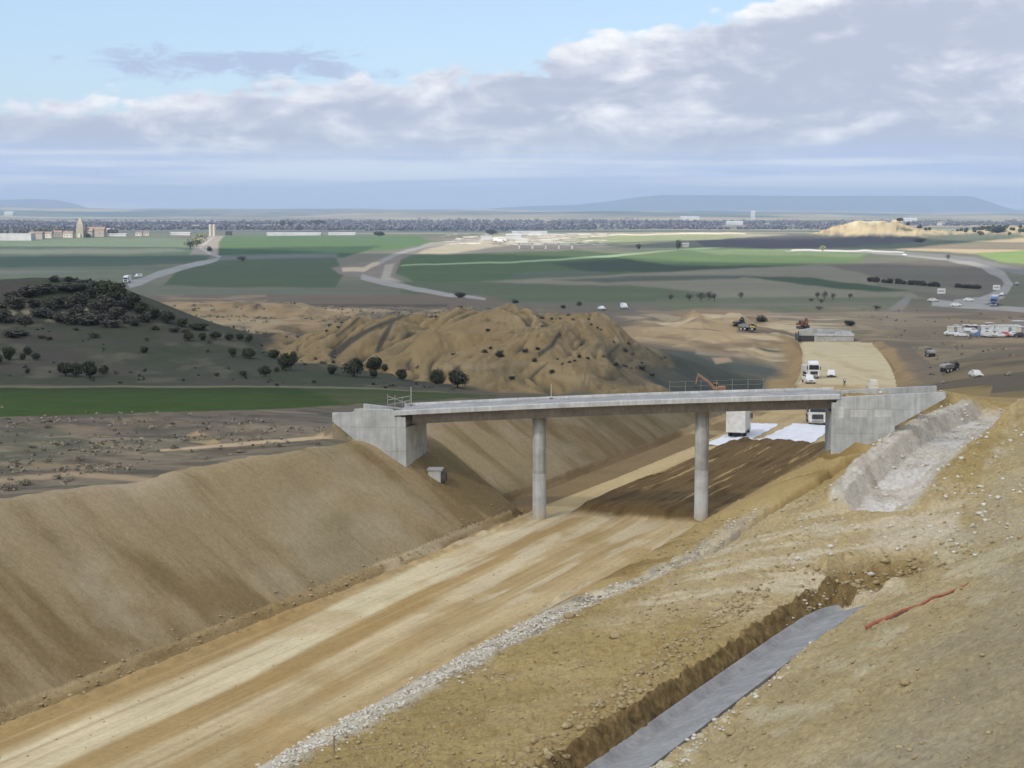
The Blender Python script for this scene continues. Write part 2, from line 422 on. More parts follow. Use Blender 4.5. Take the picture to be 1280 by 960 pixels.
RN = 'farmland'
sl0 = (GY > 560) & (GY < 17450); REG[sl0] = reg('plain_ground')
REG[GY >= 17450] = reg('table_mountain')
G = 'crop_field'
paint([(-60, 301), (200, 297), (262, 300), (240, 321), (-60, 323)], C(118, 138, 98), 900, 2300, name=G)
paint([(-60, 310), (60, 312), (150, 311), (215, 310), (236, 314), (150, 317), (40, 318), (-60, 316)], C(160, 165, 128), 900, 2300)
paint([(-60, 321), (262, 319), (254, 329), (120, 334), (-60, 335)], C(74, 98, 72), 700, 2000, name='dark_field')
paint([(-60, 335), (120, 334), (230, 331), (160, 354), (-60, 354)], C(112, 122, 92), 560, 1600, name='fallow_field')
paint([(-60, 337), (110, 340), (20, 343), (-60, 342)], C(128, 132, 112), 560, 1600)
paint([(274, 295), (520, 295), (548, 303), (500, 311), (420, 316), (272, 318)], C(88, 126, 56), 1000, 2500, name=G)
paint([(272, 310), (360, 309), (480, 306), (430, 322), (272, 322)], C(60, 98, 48), 1000, 2500)
paint([(232, 324), (420, 321), (432, 345), (420, 360), (300, 359), (205, 357)], C(78, 98, 60), 600, 1700, name='dark_field')
paint([(272, 319), (420, 317), (422, 322), (260, 325)], C(110, 118, 108), 800, 1800)
paint([(500, 317), (560, 313), (700, 311), (830, 322), (1010, 332), (930, 340), (800, 342), (640, 352), (600, 366), (520, 352), (492, 340)], C(80, 106, 52), 560, 1800, name='dark_field')
paint([(640, 340), (760, 338), (760, 344), (640, 350)], C(92, 106, 80), 560, 1800)
paint([(690, 329), (820, 321), (965, 333), (860, 341), (730, 339)], C(62, 80, 54), 560, 1800)
paint([(500, 330.5), (640, 327), (760, 319), (900, 308), (905, 309.5), (765, 321.5), (640, 329), (500, 332)], C(150, 180, 120), 700, 2200, feather=0.6)
paint([(772, 322), (850, 312), (980, 311), (1085, 317), (1075, 327), (1000, 331), (900, 333), (830, 331)], C(100, 130, 62), 700, 2200, name=G)
paint([(860, 313), (980, 311), (1085, 317), (1070, 321), (900, 319)], C(126, 150, 84), 700, 2200)
paint([(600, 352), (760, 344), (900, 337), (1040, 331), (1180, 350), (1200, 372), (1130, 374), (600, 374)], C(138, 132, 106), 560, 1500, name='fallow_field')
paint([(500, 352), (600, 352), (700, 356), (790, 357), (880, 366), (900, 377), (600, 378), (500, 366)], C(94, 108, 70), 520, 1500, name='dark_field')
paint([(690, 350), (800, 345), (930, 345), (920, 349), (760, 353)], C(92, 100, 78), 560, 1500)
paint([(925, 346), (1010, 347), (1070, 354), (1150, 364), (1100, 365), (1000, 356)], C(66, 88, 54), 560, 1500, name='dark_field')
paint([(820, 374), (960, 372), (1130, 371), (1118, 388), (960, 392), (820, 386)], C(110, 116, 82), 500, 1200, name='crop_field')
paint([(900, 380), (1120, 377), (1118, 380), (900, 384)], C(120, 116, 98), 500, 1200)
paint([(868, 300), (960, 296), (1150, 295), (1150, 303), (1080, 311), (960, 311), (880, 309)], C(84, 78, 80), 1200, 2500, name='ploughed_field')
paint([(1040, 309), (1160, 303), (1230, 298), (1280, 295), (1280, 300), (1150, 310), (1060, 313)], C(92, 108, 70), 1200, 2500)
paint([(1120, 312), (1200, 304), (1300, 295), (1400, 292), (1400, 314), (1300, 313), (1215, 317)], C(208, 178, 124), 1100, 2600, name='ploughed_field')
paint([(1218, 317), (1300, 311), (1400, 311), (1400, 332), (1300, 332), (1250, 326)], C(136, 168, 62), 800, 2200, name=G)
paint([(1035, 331), (1180, 325), (1235, 335), (1262, 350), (1250, 364), (1205, 376), (1150, 372), (1110, 350)], C(118, 108, 92), 520, 1500, name='ploughed_field')
paint([(1100, 336), (1190, 334), (1205, 344), (1120, 346)], C(118, 112, 92), 520, 1500)
paint([(1085, 352), (1190, 360), (1230, 366), (1200, 370), (1120, 362)], C(126, 122, 96), 520, 1500)
paint([(540, 304), (600, 297), (640, 292), (900, 291), (985, 293), (930, 297), (860, 301), (760, 308), (650, 312), (560, 318), (500, 318)], C(186, 172, 136), 1200, 2700, name='earthworks')
paint([(700, 299), (760, 295), (900, 294), (930, 297), (850, 301), (760, 306), (710, 305)], C(158, 168, 96), 1200, 2700)
paint([(640, 306), (730, 304), (780, 306), (700, 313), (560, 318), (600, 312)], C(132, 122, 108), 1200, 2700)
stroke([(560, 303), (600, 300), (640, 297)], [1.5, 2, 1.5], C(236, 222, 194), 1200, 2700, feather=0.6); stroke([(640, 293.5), (700, 293), (760, 292.5)], [1.2, 1.5, 1], C(240, 230, 206), 1800, 2800, feather=0.5); stroke([(740, 296), (770, 293.5), (830, 293), (870, 291.8), (930, 292.2)], [1, 1.6, 1.2, 2, 1.2], C(244, 230, 196), 1800, 2800, feather=0.5)
sm2 = soft(1700, 1800, GY) * (1 - soft(2500, 2600, GY)) * soft(-0.05, -0.03, GX / GY) * (1 - soft(0.05, 0.07, GX / GY)); lerp(sm2 * soft(0.1, 0.35, fbm(GX / 14, GY / 30, 3, 185)), C(232, 220, 196)); lerp(sm2 * soft(0.15, 0.4, fbm(GX / 16 + 9, GY / 40, 3, 186)) * 0.8, C(120, 108, 96))
# hill of sand
hm = np.exp(-(((GX - (1085 - 640) / F * 2140) / 75) ** 4 + ((GY - 2130) / 140) ** 4))
hz = GZ + GX * GX / (2 * RE) + GY * GY / (2 * RE)
sand = soft(-8.5, -6.0, hz + 1.2 * fbm(GX / 20, GY / 30, 3, 117)) * (GY > 1900) * (GY < 2700) * (GU > 960) * (GU < 1400)
lerp(sand, C(214, 186, 126)); lerp(sand * soft(0.05, 0.5, fbm(GX / 18, GZ / 2.5, 3, 118)) * 0.7, C(170, 134, 88))
lerp(sand * soft(4, 9, hz) * soft(-0.2, 0.3, fbm(GX / 25 + 7, GY / 25, 2, 119)), C(236, 218, 166))
lerp(sand * soft(0.2, 0.45, fbm(GX / 16 + 70, GY / 30, 3, 120)) * (GU > 1120), C(84, 92, 62))
REG[sand > 0.5] = reg('sandy_hill')

# middle distance
paint([(178, 362), (250, 357), (335, 358), (432, 358), (600, 368), (640, 378), (560, 386), (400, 388), (330, 382), (200, 384)], C(120, 104, 84), 330, 700, name='broken_ground')
qm = soft(-0.1, 0.35, fbm(GX / 12, GY / 18, 3, 121))
paint([(185, 362), (250, 357), (330, 360), (335, 378), (210, 380)], C(150, 128, 96), 400, 700, mask=qm)
paint([(200, 378), (330, 376), (450, 375), (470, 384), (400, 408), (330, 424), (230, 404)], C(166, 142, 104), 330, 620, name='broken_ground')
paint([(255, 402), (330, 398), (360, 402), (300, 420)], C(186, 164, 126), 330, 620, feather=2.5)
paint([(330, 377), (430, 372), (560, 378), (560, 384), (420, 385)], C(96, 84, 72), 330, 620)
paint([(200, 385), (340, 383), (420, 385), (340, 392), (210, 393)], C(146, 122, 88), 330, 620, k=0.6)
bg_ = soft(400, 420, GY) * (1 - soft(560, 620, GY)) * soft(-0.235, -0.225, GX / GY) * (1 - soft(0.0, 0.03, GX / GY))
lerp(bg_ * soft(0.0, 0.4, fbm(GX / 7, GY / 14, 4, 190)) * 0.6, C(98, 86, 70)); lerp(bg_ * soft(0.05, 0.4, fbm(GX / 10 + 8, GY / 9, 4, 191)) * 0.6, C(174, 152, 116)); lerp(bg_ * soft(0.1, 0.3, fbm(GX / 60 + 8, GY / 6, 3, 192)) * 0.6, C(184, 164, 128))
vm = soft(258, 276, GY) * (1 - soft(420, 470, GY)) * soft(0.06, 0.085, GX / GY)
lerp(vm * (GO < -8), C(88, 92, 82))
lerp(vm * (GO < -8) * soft(0.0, 0.5, n1) * 0.7, C(112, 106, 90)); lerp(vm * (GO < -8) * soft(0.05, 0.45, fbm(GX / 9, GY / 20, 4, 182)) * 0.6, C(76, 80, 66))
paint([(765, 412), (800, 405), (880, 404), (925, 408), (918, 420), (850, 432), (770, 432)], C(164, 142, 108), 380, 560, name='broken_ground')
paint([(830, 390), (880, 385), (960, 388), (985, 405), (940, 412), (900, 402), (850, 396)], C(146, 122, 92), 380, 600)
paint([(790, 428), (880, 424), (980, 418), (1000, 425), (900, 442), (820, 436)], C(134, 116, 92), 340, 560)
paint([(880, 418), (985, 419), (985, 421.5), (930, 424), (870, 433), (840, 434)], C(182, 162, 124), 340, 600)
paint([(870, 438), (930, 441), (1000, 449), (1010, 452), (930, 447), (870, 443)], C(150, 138, 122), 320, 500)
paint([(890, 447), (912, 446), (916, 452), (895, 455)], C(170, 148, 118), 300, 500)
paint([(942, 401), (962, 402), (1010, 411), (1040, 413), (1000, 420), (975, 411)], C(198, 180, 144), 380, 640)
paint([(960, 392), (1110, 388), (1280, 398), (1280, 405), (1120, 410), (1000, 408)], C(146, 128, 104), 440, 640)
paint([(1063, 404), (1078, 406), (1125, 421), (1120, 423), (1090, 417)], C(176, 156, 122), 400, 600, feather=0.8)
paint([(1095, 393), (1165, 395), (1168, 402), (1110, 408)], C(146, 134, 112), 440, 640)
paint([(1100, 395), (1130, 372), (1138, 372), (1132, 385), (1112, 397)], C(140, 136, 126), 440, 900)
paint([(1060, 410), (1280, 423), (1280, 436), (1150, 440), (1110, 428)], C(104, 98, 84), 360, 560)
paint([(1110, 436), (1160, 432), (1162, 434), (1118, 439)], C(190, 182, 164), 360, 560, feather=0.8)
paint([(1130, 440), (1200, 436), (1280, 430), (1280, 446), (1200, 450), (1150, 456)], C(128, 114, 92), 300, 520)
paint([(1120, 442), (1150, 447), (1185, 462), (1170, 474), (1110, 470)], C(132, 110, 82), 270, 500)
paint([(1200, 452), (1280, 456), (1280, 468), (1200, 468)], C(112, 112, 84), 240, 480)
paint([(1240, 448), (1280, 450), (1280, 458), (1240, 458)], C(74, 78, 62), 240, 480, feather=2)
wr_ = soft(0.17, 0.21, GX / GY) * soft(235, 262, GY) * (1 - soft(560, 640, GY))
lerp(wr_ * 0.6, C(136, 120, 96)); lerp(wr_ * soft(0.0, 0.4, fbm(GX / 22, GY / 14, 4, 180)) * 0.7, C(160, 140, 108)); lerp(wr_ * soft(0.05, 0.4, fbm(GX / 26 + 7, GY / 16, 4, 181)) * 0.7, C(104, 98, 78))
mid0 = soft(380, 410, GY) * (1 - soft(540, 600, GY)) * soft(0.06, 0.075, GX / GY) * (1 - soft(0.19, 0.23, GX / GY))
lerp(mid0 * soft(-0.05, 0.25, fbm(GX / 18, GY / 22, 4, 240)) * 0.75, C(178, 156, 118)); lerp(mid0 * soft(0.05, 0.35, fbm(GX / 13 + 5, GY / 12, 4, 241)) * 0.6, C(128, 108, 84)); lerp(mid0 * soft(0.12, 0.3, fbm(GX / 40 + 5, GY / 7, 3, 242)) * 0.7, C(198, 178, 142))
# asphalt of the motorway, old road and new carriageways
A1, A2 = C(128, 128, 128), C(164, 160, 152)
stroke([(160, 356), (190, 346), (222, 336), (255, 328), (270, 323.5), (274, 321), (262, 317)], [9, 8, 7, 5.5, 4, 3, 3], C(158, 158, 154), 560, 2200, 'old_road')
paint([(238, 318), (246, 304), (258, 295), (280, 294), (272, 303), (270, 318)], C(172, 158, 140), 900, 2400)
stroke([(262, 317), (250, 310), (258, 302), (266, 296)], [3, 3, 2.5, 2], C(190, 184, 174), 900, 2400)
paint([(415, 335), (470, 325), (495, 317), (545, 305), (560, 304), (500, 324), (493, 345), (505, 352), (470, 352), (425, 342)], C(142, 128, 114), 560, 2200, name='earthworks')
stroke([(430, 337), (455, 337), (470, 330), (482, 326)], [5, 6, 5, 3], C(206, 184, 144), 560, 1900, 'earthworks')
stroke([(452, 346), (480, 352), (520, 361), (560, 368), (606, 374)], [7, 7, 6, 5, 3], A2, 560, 1900, 'new_carriageway')
stroke([(476, 328), (495, 317), (530, 309), (560, 303.5), (600, 300)], [5, 4, 3, 2, 1.5], C(160, 156, 150), 700, 2500, 'new_carriageway')
paint([(484, 330), (494, 328), (488, 345), (500, 351), (478, 350)], C(176, 166, 144), 560, 1900)
stroke([(980, 314), (1060, 313.5), (1120, 317.5), (1180, 323), (1226, 331), (1255, 343), (1263, 354), (1252, 367), (1225, 376), (1192, 379)], [2, 2.2, 4, 6, 8, 11, 13, 12, 10, 8], A2, 500, 2300, 'motorway')
stroke([(1080, 313), (1150, 318), (1215, 324), (1262, 335), (1320, 350)], [2, 4, 6, 7, 8], C(138, 136, 130), 500, 2300, 'motorway')
stroke([(1165, 378), (1200, 382), (1240, 384), (1290, 388), (1340, 392)], [9, 7, 6, 6, 6], A2, 500, 1100, 'motorway')
stroke([(990, 313), (1080, 313.2), (1130, 316)], [1.6, 1.8, 1.5], C(226, 220, 206), 900, 2300, feather=0.5)

# bad lands
bm = badmask(GX, GY)
lerp(soft(0.15, 0.6, bm), C(164, 142, 102))
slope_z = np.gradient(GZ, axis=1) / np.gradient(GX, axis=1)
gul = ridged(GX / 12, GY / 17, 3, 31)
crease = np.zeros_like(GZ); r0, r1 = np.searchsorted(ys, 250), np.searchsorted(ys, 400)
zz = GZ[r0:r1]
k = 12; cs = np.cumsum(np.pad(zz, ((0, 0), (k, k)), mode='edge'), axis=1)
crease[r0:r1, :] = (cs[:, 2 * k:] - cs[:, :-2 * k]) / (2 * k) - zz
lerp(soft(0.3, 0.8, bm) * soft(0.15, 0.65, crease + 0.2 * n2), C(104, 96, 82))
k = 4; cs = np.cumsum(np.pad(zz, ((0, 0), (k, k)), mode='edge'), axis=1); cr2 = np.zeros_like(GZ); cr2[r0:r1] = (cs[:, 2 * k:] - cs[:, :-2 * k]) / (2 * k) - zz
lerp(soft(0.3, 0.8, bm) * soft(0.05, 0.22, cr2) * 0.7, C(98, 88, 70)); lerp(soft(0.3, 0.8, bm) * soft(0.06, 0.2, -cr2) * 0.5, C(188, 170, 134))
lerp(soft(0.3, 0.8, bm) * soft(0.2, 0.7, fbm(GX / 6, GY / 6, 3, 122)) * 0.6, C(128, 118, 88))
lerp(soft(0.3, 0.8, bm) * soft(0.2, 0.6, fbm(GX / 10 + 50, GZ / 1.2, 3, 123)) * 0.5, C(184, 166, 132))
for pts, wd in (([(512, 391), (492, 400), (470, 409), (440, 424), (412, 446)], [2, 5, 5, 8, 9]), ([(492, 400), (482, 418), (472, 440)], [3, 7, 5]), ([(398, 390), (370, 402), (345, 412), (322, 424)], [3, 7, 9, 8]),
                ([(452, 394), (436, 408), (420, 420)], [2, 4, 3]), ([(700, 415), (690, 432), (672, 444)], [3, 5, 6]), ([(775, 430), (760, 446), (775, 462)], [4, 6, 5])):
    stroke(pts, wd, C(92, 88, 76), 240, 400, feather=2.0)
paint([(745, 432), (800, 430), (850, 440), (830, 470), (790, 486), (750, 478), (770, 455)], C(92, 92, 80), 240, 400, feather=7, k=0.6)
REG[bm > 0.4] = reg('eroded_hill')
# wooded hill
hl = soft(214, 222, GY) * (1 - soft(345, 380, GY)) * (1 - soft(-0.05, -0.02, GX / GY)) * (1 - soft(0.3, 0.7, bm))
lerp(hl, C(84, 86, 70))
lerp(hl * soft(-0.1, 0.5, n1), C(92, 86, 78))
lerp(hl * soft(0.25, 0.6, fbm(GX / 5, GY / 8, 3, 124)) * 0.8, C(112, 108, 92))
lerp(hl * soft(0.1, 0.5, fbm(GX / 14 + 9, GY / 20, 3, 125)) * 0.5, C(70, 84, 58))
REG[hl > 0.5] = reg('wooded_hill')
for pg in ([(-6, 394), (8, 384), (22, 391), (10, 399)], [(27, 389), (34, 379), (43, 391), (38, 400)], [(101, 397), (111, 377), (123, 388), (117, 397)], [(66, 397), (80, 389), (84, 399)], [(123, 366), (130, 366), (142, 380), (136, 380)], [(56, 401), (62, 396), (70, 402)]):
    paint(pg, C(172, 162, 138), 225, 345, feather=2.0, k=0.85)
# young wheat on the left
paint([(-300, 486), (0, 485), (200, 485), (350, 484), (450, 486), (560, 492), (600, 495), (555, 499), (450, 505), (330, 512), (180, 516), (0, 521), (-300, 526)],
      C(60, 78, 34), 140, 224, feather=1.0, name='wheat_field')
paint([(380, 480), (480, 484), (620, 491), (620, 498), (520, 500), (430, 500)], C(88, 94, 60), 140, 224, feather=6, k=0.8)
paint([(-300, 483.2), (350, 481.8), (460, 484), (560, 490.2), (560, 491.6), (460, 486), (350, 484), (-300, 486)], C(132, 132, 100), 140, 240, feather=0.5)
# scrub belt and tracks on the near left
paint([(-300, 522), (180, 518), (430, 505), (560, 500), (480, 528), (330, 530), (200, 545), (-300, 560)], C(96, 88, 82), 90, 215, feather=5, k=0.55)
paint([(60, 530), (180, 520), (200, 532), (90, 545)], C(140, 122, 98), 90, 215, feather=4, k=0.5)
paint([(-300, 532), (60, 530), (130, 560), (60, 575), (-300, 580)], C(98, 98, 78), 90, 215, feather=6, k=0.6)
stroke([(200, 563), (290, 556), (360, 550), (430, 545), (470, 540)], [2, 4, 4, 4, 3], C(176, 154, 122), 90, 215)
stroke([(-100, 606), (0, 600), (90, 592), (170, 598), (200, 602)], [6, 6, 6, 7, 4], C(150, 130, 104), 80, 200, feather=2)
stroke([(-100, 640), (0, 627), (70, 614), (150, 607), (230, 596)], [4, 4, 4, 4, 2], C(178, 154, 116), 80, 200, feather=1.5)
paint([(225, 548), (248, 538), (276, 553), (262, 558)], C(160, 138, 100), 90, 215, feather=2)
paint([(130, 640), (250, 590), (330, 570), (440, 552), (470, 556), (340, 580), (240, 606)], C(92, 88, 78), 90, 215, feather=3, k=0.6)

sm_ = (GO < -wl(GT) - 4) * (GY < 215) * (GY > 85) * 1.0
lerp(sm_ * soft(0.0, 0.45, fbm(GX / 5, GY / 2.2, 4, 173)) * 0.7, C(84, 80, 70)); lerp(sm_ * soft(0.08, 0.5, fbm(GX / 8 + 5, GY / 3, 4, 174)) * 0.6, C(142, 128, 104)); lerp(sm_ * soft(0.1, 0.4, fbm(GX / 2.4, GY / 1.5, 3, 175)) * 0.5, C(74, 74, 62))
paint([(-300, 486), (0, 485), (200, 485), (350, 484), (450, 486), (560, 492), (600, 495), (555, 499), (450, 505), (330, 512), (180, 516), (0, 521), (-300, 526)], C(60, 78, 34), 140, 224, feather=1.0)
paint([(380, 484), (480, 488), (590, 493), (600, 496), (520, 500), (430, 505)], C(88, 94, 60), 140, 224, feather=5, k=0.7)
stroke([(200, 563), (290, 556), (360, 550), (430, 545), (470, 540)], [2, 4, 4, 4, 3], C(180, 158, 126), 90, 215); stroke([(-100, 606), (0, 600), (90, 592), (170, 598), (200, 602)], [5, 6, 6, 6, 4], C(158, 138, 110), 80, 200, feather=2); stroke([(230, 566), (300, 561), (400, 555)], [1, 3, 1], C(96, 84, 68), 90, 215)
# cut slopes, both sides of the road
so_n = fbm(GT / 2.0, GO / 9, 4, 130); so_b = fbm(GT / 12, GO / 16, 3, 131)
rill = fbm(GT / 0.8, GO / 12, 3, 132)
inC = (GT < 455)
zbg = ZB(np.minimum(GT, 699)); Lg, Rg = wl(GT), wr(GT)
cutz = zbg + np.maximum(-GO - Lg, 0) / 1.42
cl = ((GO < -Lg) & (GZ > zbg - 0.8) & (GZ < 11) & (np.abs(GZ - cutz) < 0.9) & (GY < 320)).astype(float)
lerp(cl, C(158, 140, 106))
lerp(cl * soft(-0.15, 0.45, so_n + so_b * 0.8), C(136, 117, 82))
lerp(cl * soft(0.1, 0.55, fbm(GT / 7 + 30, GO / 5, 4, 133)) * 0.8, C(168, 153, 124))
lerp(cl * soft(0.1, 0.6, fbm(GT / 12 + 4, GO / 4 + 20, 3, 134)) * 0.45, C(128, 119, 84))
lerp(cl * soft(0.2, 0.5, rill) * 0.25, C(122, 104, 72))
lerp(cl * soft(0.5, 0.95, (GZ - zbg) / 8.8) * soft(-0.3, 0.3, so_b) * 0.5, C(176, 160, 132))
REG[cl > 0.5] = reg('cut_slope')
cr = ((GO > Rg) & (GO < scarp_o(GT) - 0.3) & (GT > 118) & (GT < 240)).astype(float)
lerp(((np.abs(GO - scarp_o(GT) - 0.3) < 0.75) & (GT > 127) & (GT < 151)) * 1.0, C(118, 96, 62)); lerp(cr, C(164, 142, 96)); lerp(cr * soft(0, 0.5, so_n), C(132, 110, 68))
# near right: bench, slope, flat
rt = soft(9.2, 10.2, GO + 0.4 * so_n) * (1 - soft(205, 235, GY)) * (GT < 230) * (1 - cr)
lerp(rt, C(172, 150, 100))
cldn = fbm(GX / 0.9, GY / 0.9, 4, 140); cl2 = fbm(GX / 4, GY / 4, 3, 141)
lerp(rt * soft(0.05, 0.5, cldn) * 0.5, C(146, 122, 74))
lerp(rt * soft(0.0, 0.5, cl2) * 0.5, C(182, 162, 116))
flat = rt * soft(106, 116, GT + 4 * cl2) * soft(13, 18, GO + 3 * cl2) * (1 - soft(132, 142, GT))
lerp(flat * 0.7, C(190, 172, 132)); lerp(flat * soft(0.0, 0.4, fbm(GX / 5, GY / 1.6, 3, 142)) * 0.8, C(208, 194, 164))
toe = 31.2 + 3.2 * soft(105, 130, GT)
slp = rt * soft(-0.4, 0.6, GO - toe)
lerp(slp, C(178, 160, 117)); lerp(slp * soft(0.0, 0.5, cl2) * 0.6, C(192, 176, 136)); lerp(slp * soft(0.1, 0.5, cldn) * 0.3, C(146, 126, 88)); lerp(slp * soft(0.1, 0.45, fbm(GX / 2.5, GY / 6, 4, 195)) * 0.6, C(200, 188, 158))
lerp(slp * soft(8, 13, GO - toe + 3 * cl2) * 0.75, C(166, 152, 122))
lerp(rt * (GT > 118) * soft(-1, 3, GO - toe) * soft(-0.1, 0.3, fbm(GX / 3, GY / 3, 3, 143)) * 0.7, C(178, 164, 134))
verge = rt * soft(-3.4, -2.6, GO - toe + 0.5 * cl2) * (1 - soft(-0.6, 0.3, GO - toe)) * (GT < 118)
lerp(verge * 0.8, C(186, 168, 128)); lerp(verge * soft(0.0, 0.4, fbm(GX / 0.7, GY / 1.6, 3, 144)), C(216, 202, 168))
paint([(1095, 660), (1190, 640), (1205, 672), (1120, 690), (1080, 688)], C(206, 192, 164), 90, 160, feather=10, k=0.7)
REG[rt > 0.5] = reg('bare_earth')
# bank of the lined ditch
sD, dD, LD = polydist(GX, GY, DITCH)
bnk = ((dD < -1.35) & (dD > -2.75 + 0.35 * so_n) & (sD < LD + 0.6) & (GY < 118)).astype(float)
lerp(bnk, C(124, 104, 68)); lerp(bnk * soft(0.0, 0.4, fbm(GX / 0.5 + GZ, GY / 0.5 + GZ / 0.4, 3, 145)) * 0.8, C(148, 126, 84)); lerp(bnk * soft(0.1, 0.4, fbm(GX / 0.35 + 30, GY / 0.35 + GZ / 0.3, 3, 149)) * 0.7, C(92, 74, 46))
hx, hy = at(1098, 716, 3.6)
hr = np.hypot((GX - hx) / 3.4, (GY - hy) / 3.0)
lerp(np.exp(-(hr / 1.05) ** 6), C(136, 114, 72))
# wider channel: pale stony lining
sC, dC, LC = polydist(GX, GY, CHAN)
cm = soft(-0.3, 0.3, sC) * (1 - soft(LC - 3, LC, sC)) * soft(-3.9, -3.3, dC + 0.3 * cldn) * (1 - soft(2.4, 4.2, dC + 0.8 * cl2))
lerp(cm, C(206, 198, 182)); lerp(cm * soft(0, 0.5, fbm(GX / 1.1, GY / 2, 3, 146)) * 0.7, C(180, 168, 150)); lerp(cm * (np.abs(dC) < 1.4) * soft(-0.2, 0.3, cl2), C(214, 208, 198))
REG[cm > 0.5] = reg('stony_channel')
# pale gutter of broken white stone between bed and bench
gd = GO - strip_o(GT) - 0.6 * fbm(GT / 3, GO * 0, 3, 147); gut = (1 - soft(0.7, 2.0, np.abs(gd) + 0.5 * fbm(GX / 0.8, GY / 0.8, 2, 148))) * (1 - soft(132, 142, GT)) * soft(8.4, 9.0, GO)
lerp(gut * (0.85 - 0.35 * soft(112, 132, GT)), C(198, 190, 170)); lerp(gut * soft(0, 0.4, cldn), C(150, 140, 122))

# the road bed
bed = ((GO > -Lg - 0.4) & (GO < Rg + 0.2) & inC).astype(float) * soft(-60, -40, GT)
st1 = fbm(GO / 2.0 + 0.25 * fbm(GT / 6, GO / 3, 2, 160), GT / 26, 4, 150); st2 = fbm(GO / 0.5 + 0.5 * fbm(GT / 5, GO / 3, 2, 161), GT / 6, 3, 151); st3 = fbm(GO / 3.5, GT / 60, 2, 152)
lerp(bed, C(182, 160, 118))
wv_ = 0.45 * fbm(GT / 28, GO * 0, 3, 162); fine = fbm(GO / 0.28 + 0.3 * fbm(GT / 9, GO / 2, 2, 163), GT / 30, 3, 164); blot = fbm(GO / 2.6, GT / 12, 4, 165)
def lane(c_, w_, e_=0.35): return soft(-e_, e_, w_ - np.abs(GO - c_ - wv_) + 0.25 * fbm(GO / 0.7, GT / 8, 3, 166))
nearbed = bed * (GT < 150)
lc_ = np.interp(GT, [60, 95, 140, 150], [-2.4, -2.7, -6.3, -6.6])
lerp(nearbed * lane(-6.6, 1.3) * (1 - soft(105, 125, GT)) * 0.8, C(160, 133, 86)); lerp(nearbed * lane(lc_ + 3.1, 1.1) * 0.85 * (0.8 + 0.4 * blot).clip(0, 1), C(158, 130, 82))
lerp(nearbed * lane(lc_, 1.9) * (0.95 + 0.3 * blot).clip(0, 1), C(210, 196, 160)); lerp(nearbed * lane(lc_ + 5.6, 1.0) * (0.45 + 0.7 * blot).clip(0, 1), C(202, 186, 150)); lerp(nearbed * lane(6.3, 0.7) * (0.35 + 0.8 * blot).clip(0, 1), C(196, 176, 134))
lerp(nearbed * lane(lc_ + 7.6, 0.8) * (0.5 + 0.8 * blot).clip(0, 1) * 0.7, C(160, 132, 84)); lerp(nearbed * lane(4.6, 0.6) * (0.5 + 0.8 * blot).clip(0, 1) * 0.7, C(164, 138, 94)); lerp(nearbed * lane(-7.8, 0.8) * 0.6, C(168, 143, 98))
lerp(bed * soft(0.0, 0.4, st1) * 0.35, C(164, 138, 92)); lerp(bed * soft(0.12, 0.5, fine) * 0.22, C(152, 126, 84)); lerp(bed * soft(0.12, 0.5, -fine) * 0.22, C(208, 190, 150))
for c_ in (-5.6, -3.7, 1.8, 3.4, 0.3): lerp(nearbed * np.exp(-((GO - c_ - wv_ - 0.15 * fbm(GT / 7, GO * 0 + c_, 2, 167)) / 0.16) ** 2) * soft(-0.2, 0.3, fbm(GT / 14, GO * 0 + c_ * 3, 2, 168)) * 0.5, C(148, 124, 84))
lerp(bed * soft(0.1, 0.4, fbm(GX / 6, GY / 6, 3, 153)) * 0.35, C(164, 134, 82))
lerp(bed * np.exp(-((GO + Lg - 0.5) / 0.6) ** 2) * 0.7, C(126, 104, 66))
wet = soft(112, 120, GT) * (1 - soft(146, 149, GT)); lerp(bed * wet * soft(0.0, 0.3, fbm(GO / 1.2, GT / 9, 3, 154)) * 0.6, C(200, 186, 156))
trk = np.exp(-((GO + 6.6 + 0.3 * st3) / 1.5) ** 2) * (GT > 146) * (GT < 222); lerp(bed * trk, C(186, 164, 120))
lerp(bed * (GO < -8.2) * (GT > 146) * (GT < 260), C(128, 108, 76))
pm = soft(147.4, 149.0, GT + 1.8 * fbm(GO / 2.2, GT / 2.2, 3, 25)) * (1 - soft(202, 205.5, GT + 1.2 * fbm(GO / 3, GT / 4, 2, 24))) * soft(-4.8, -3.6, GO + 0.15 * fbm(GT / 6, GO / 6, 2, 26)) * (1 - soft(8.2, 9.4, GO))
lerp(pm, C(106, 86, 54)); lerp(pm * soft(0.1, 0.5, st2) * 0.7, C(84, 66, 38)); lerp(pm * soft(0.42, 0.6, fbm(GO / 0.4 + 9, GT / 16, 3, 155)) * 0.8, C(178, 152, 104))
far_pale = soft(318, 330, GT); lerp(bed * far_pale, C(196, 180, 144)); lerp(bed * far_pale * soft(0.1, 0.5, fbm(GX / 5, GY / 18, 3, 156)) * 0.6, C(180, 160, 122))
lerp(bed * soft(206, 212, GT) * (1 - far_pale) * soft(-0.3, 0.3, fbm(GX / 6, GY / 6, 3, 157)) * 0.7, C(186, 164, 122))
REG[bed > 0.5] = reg('road_bed')
emb = ((GT > 262) & (GT < 452) & (((GO < -Lg) & (GO > -Lg - 7)) | ((GO > Rg) & (GO < Rg + 9)))).astype(float)
en = fbm(GT / 16, GO / 5, 4, 172)
ew = np.where(GO < 0, 1 - soft(3, 7.5, -GO - Lg + 3 * en), 1 - soft(4, 9, GO - Rg + 3 * en)) * emb
lerp(ew, C(152, 128, 90)); lerp(ew * soft(0.0, 0.5, en) * 0.6, C(128, 106, 76)); lerp(emb * (GO > 0) * soft(2.0, 4.5, GO - Rg + 2.5 * en) * 0.75, C(106, 96, 84))
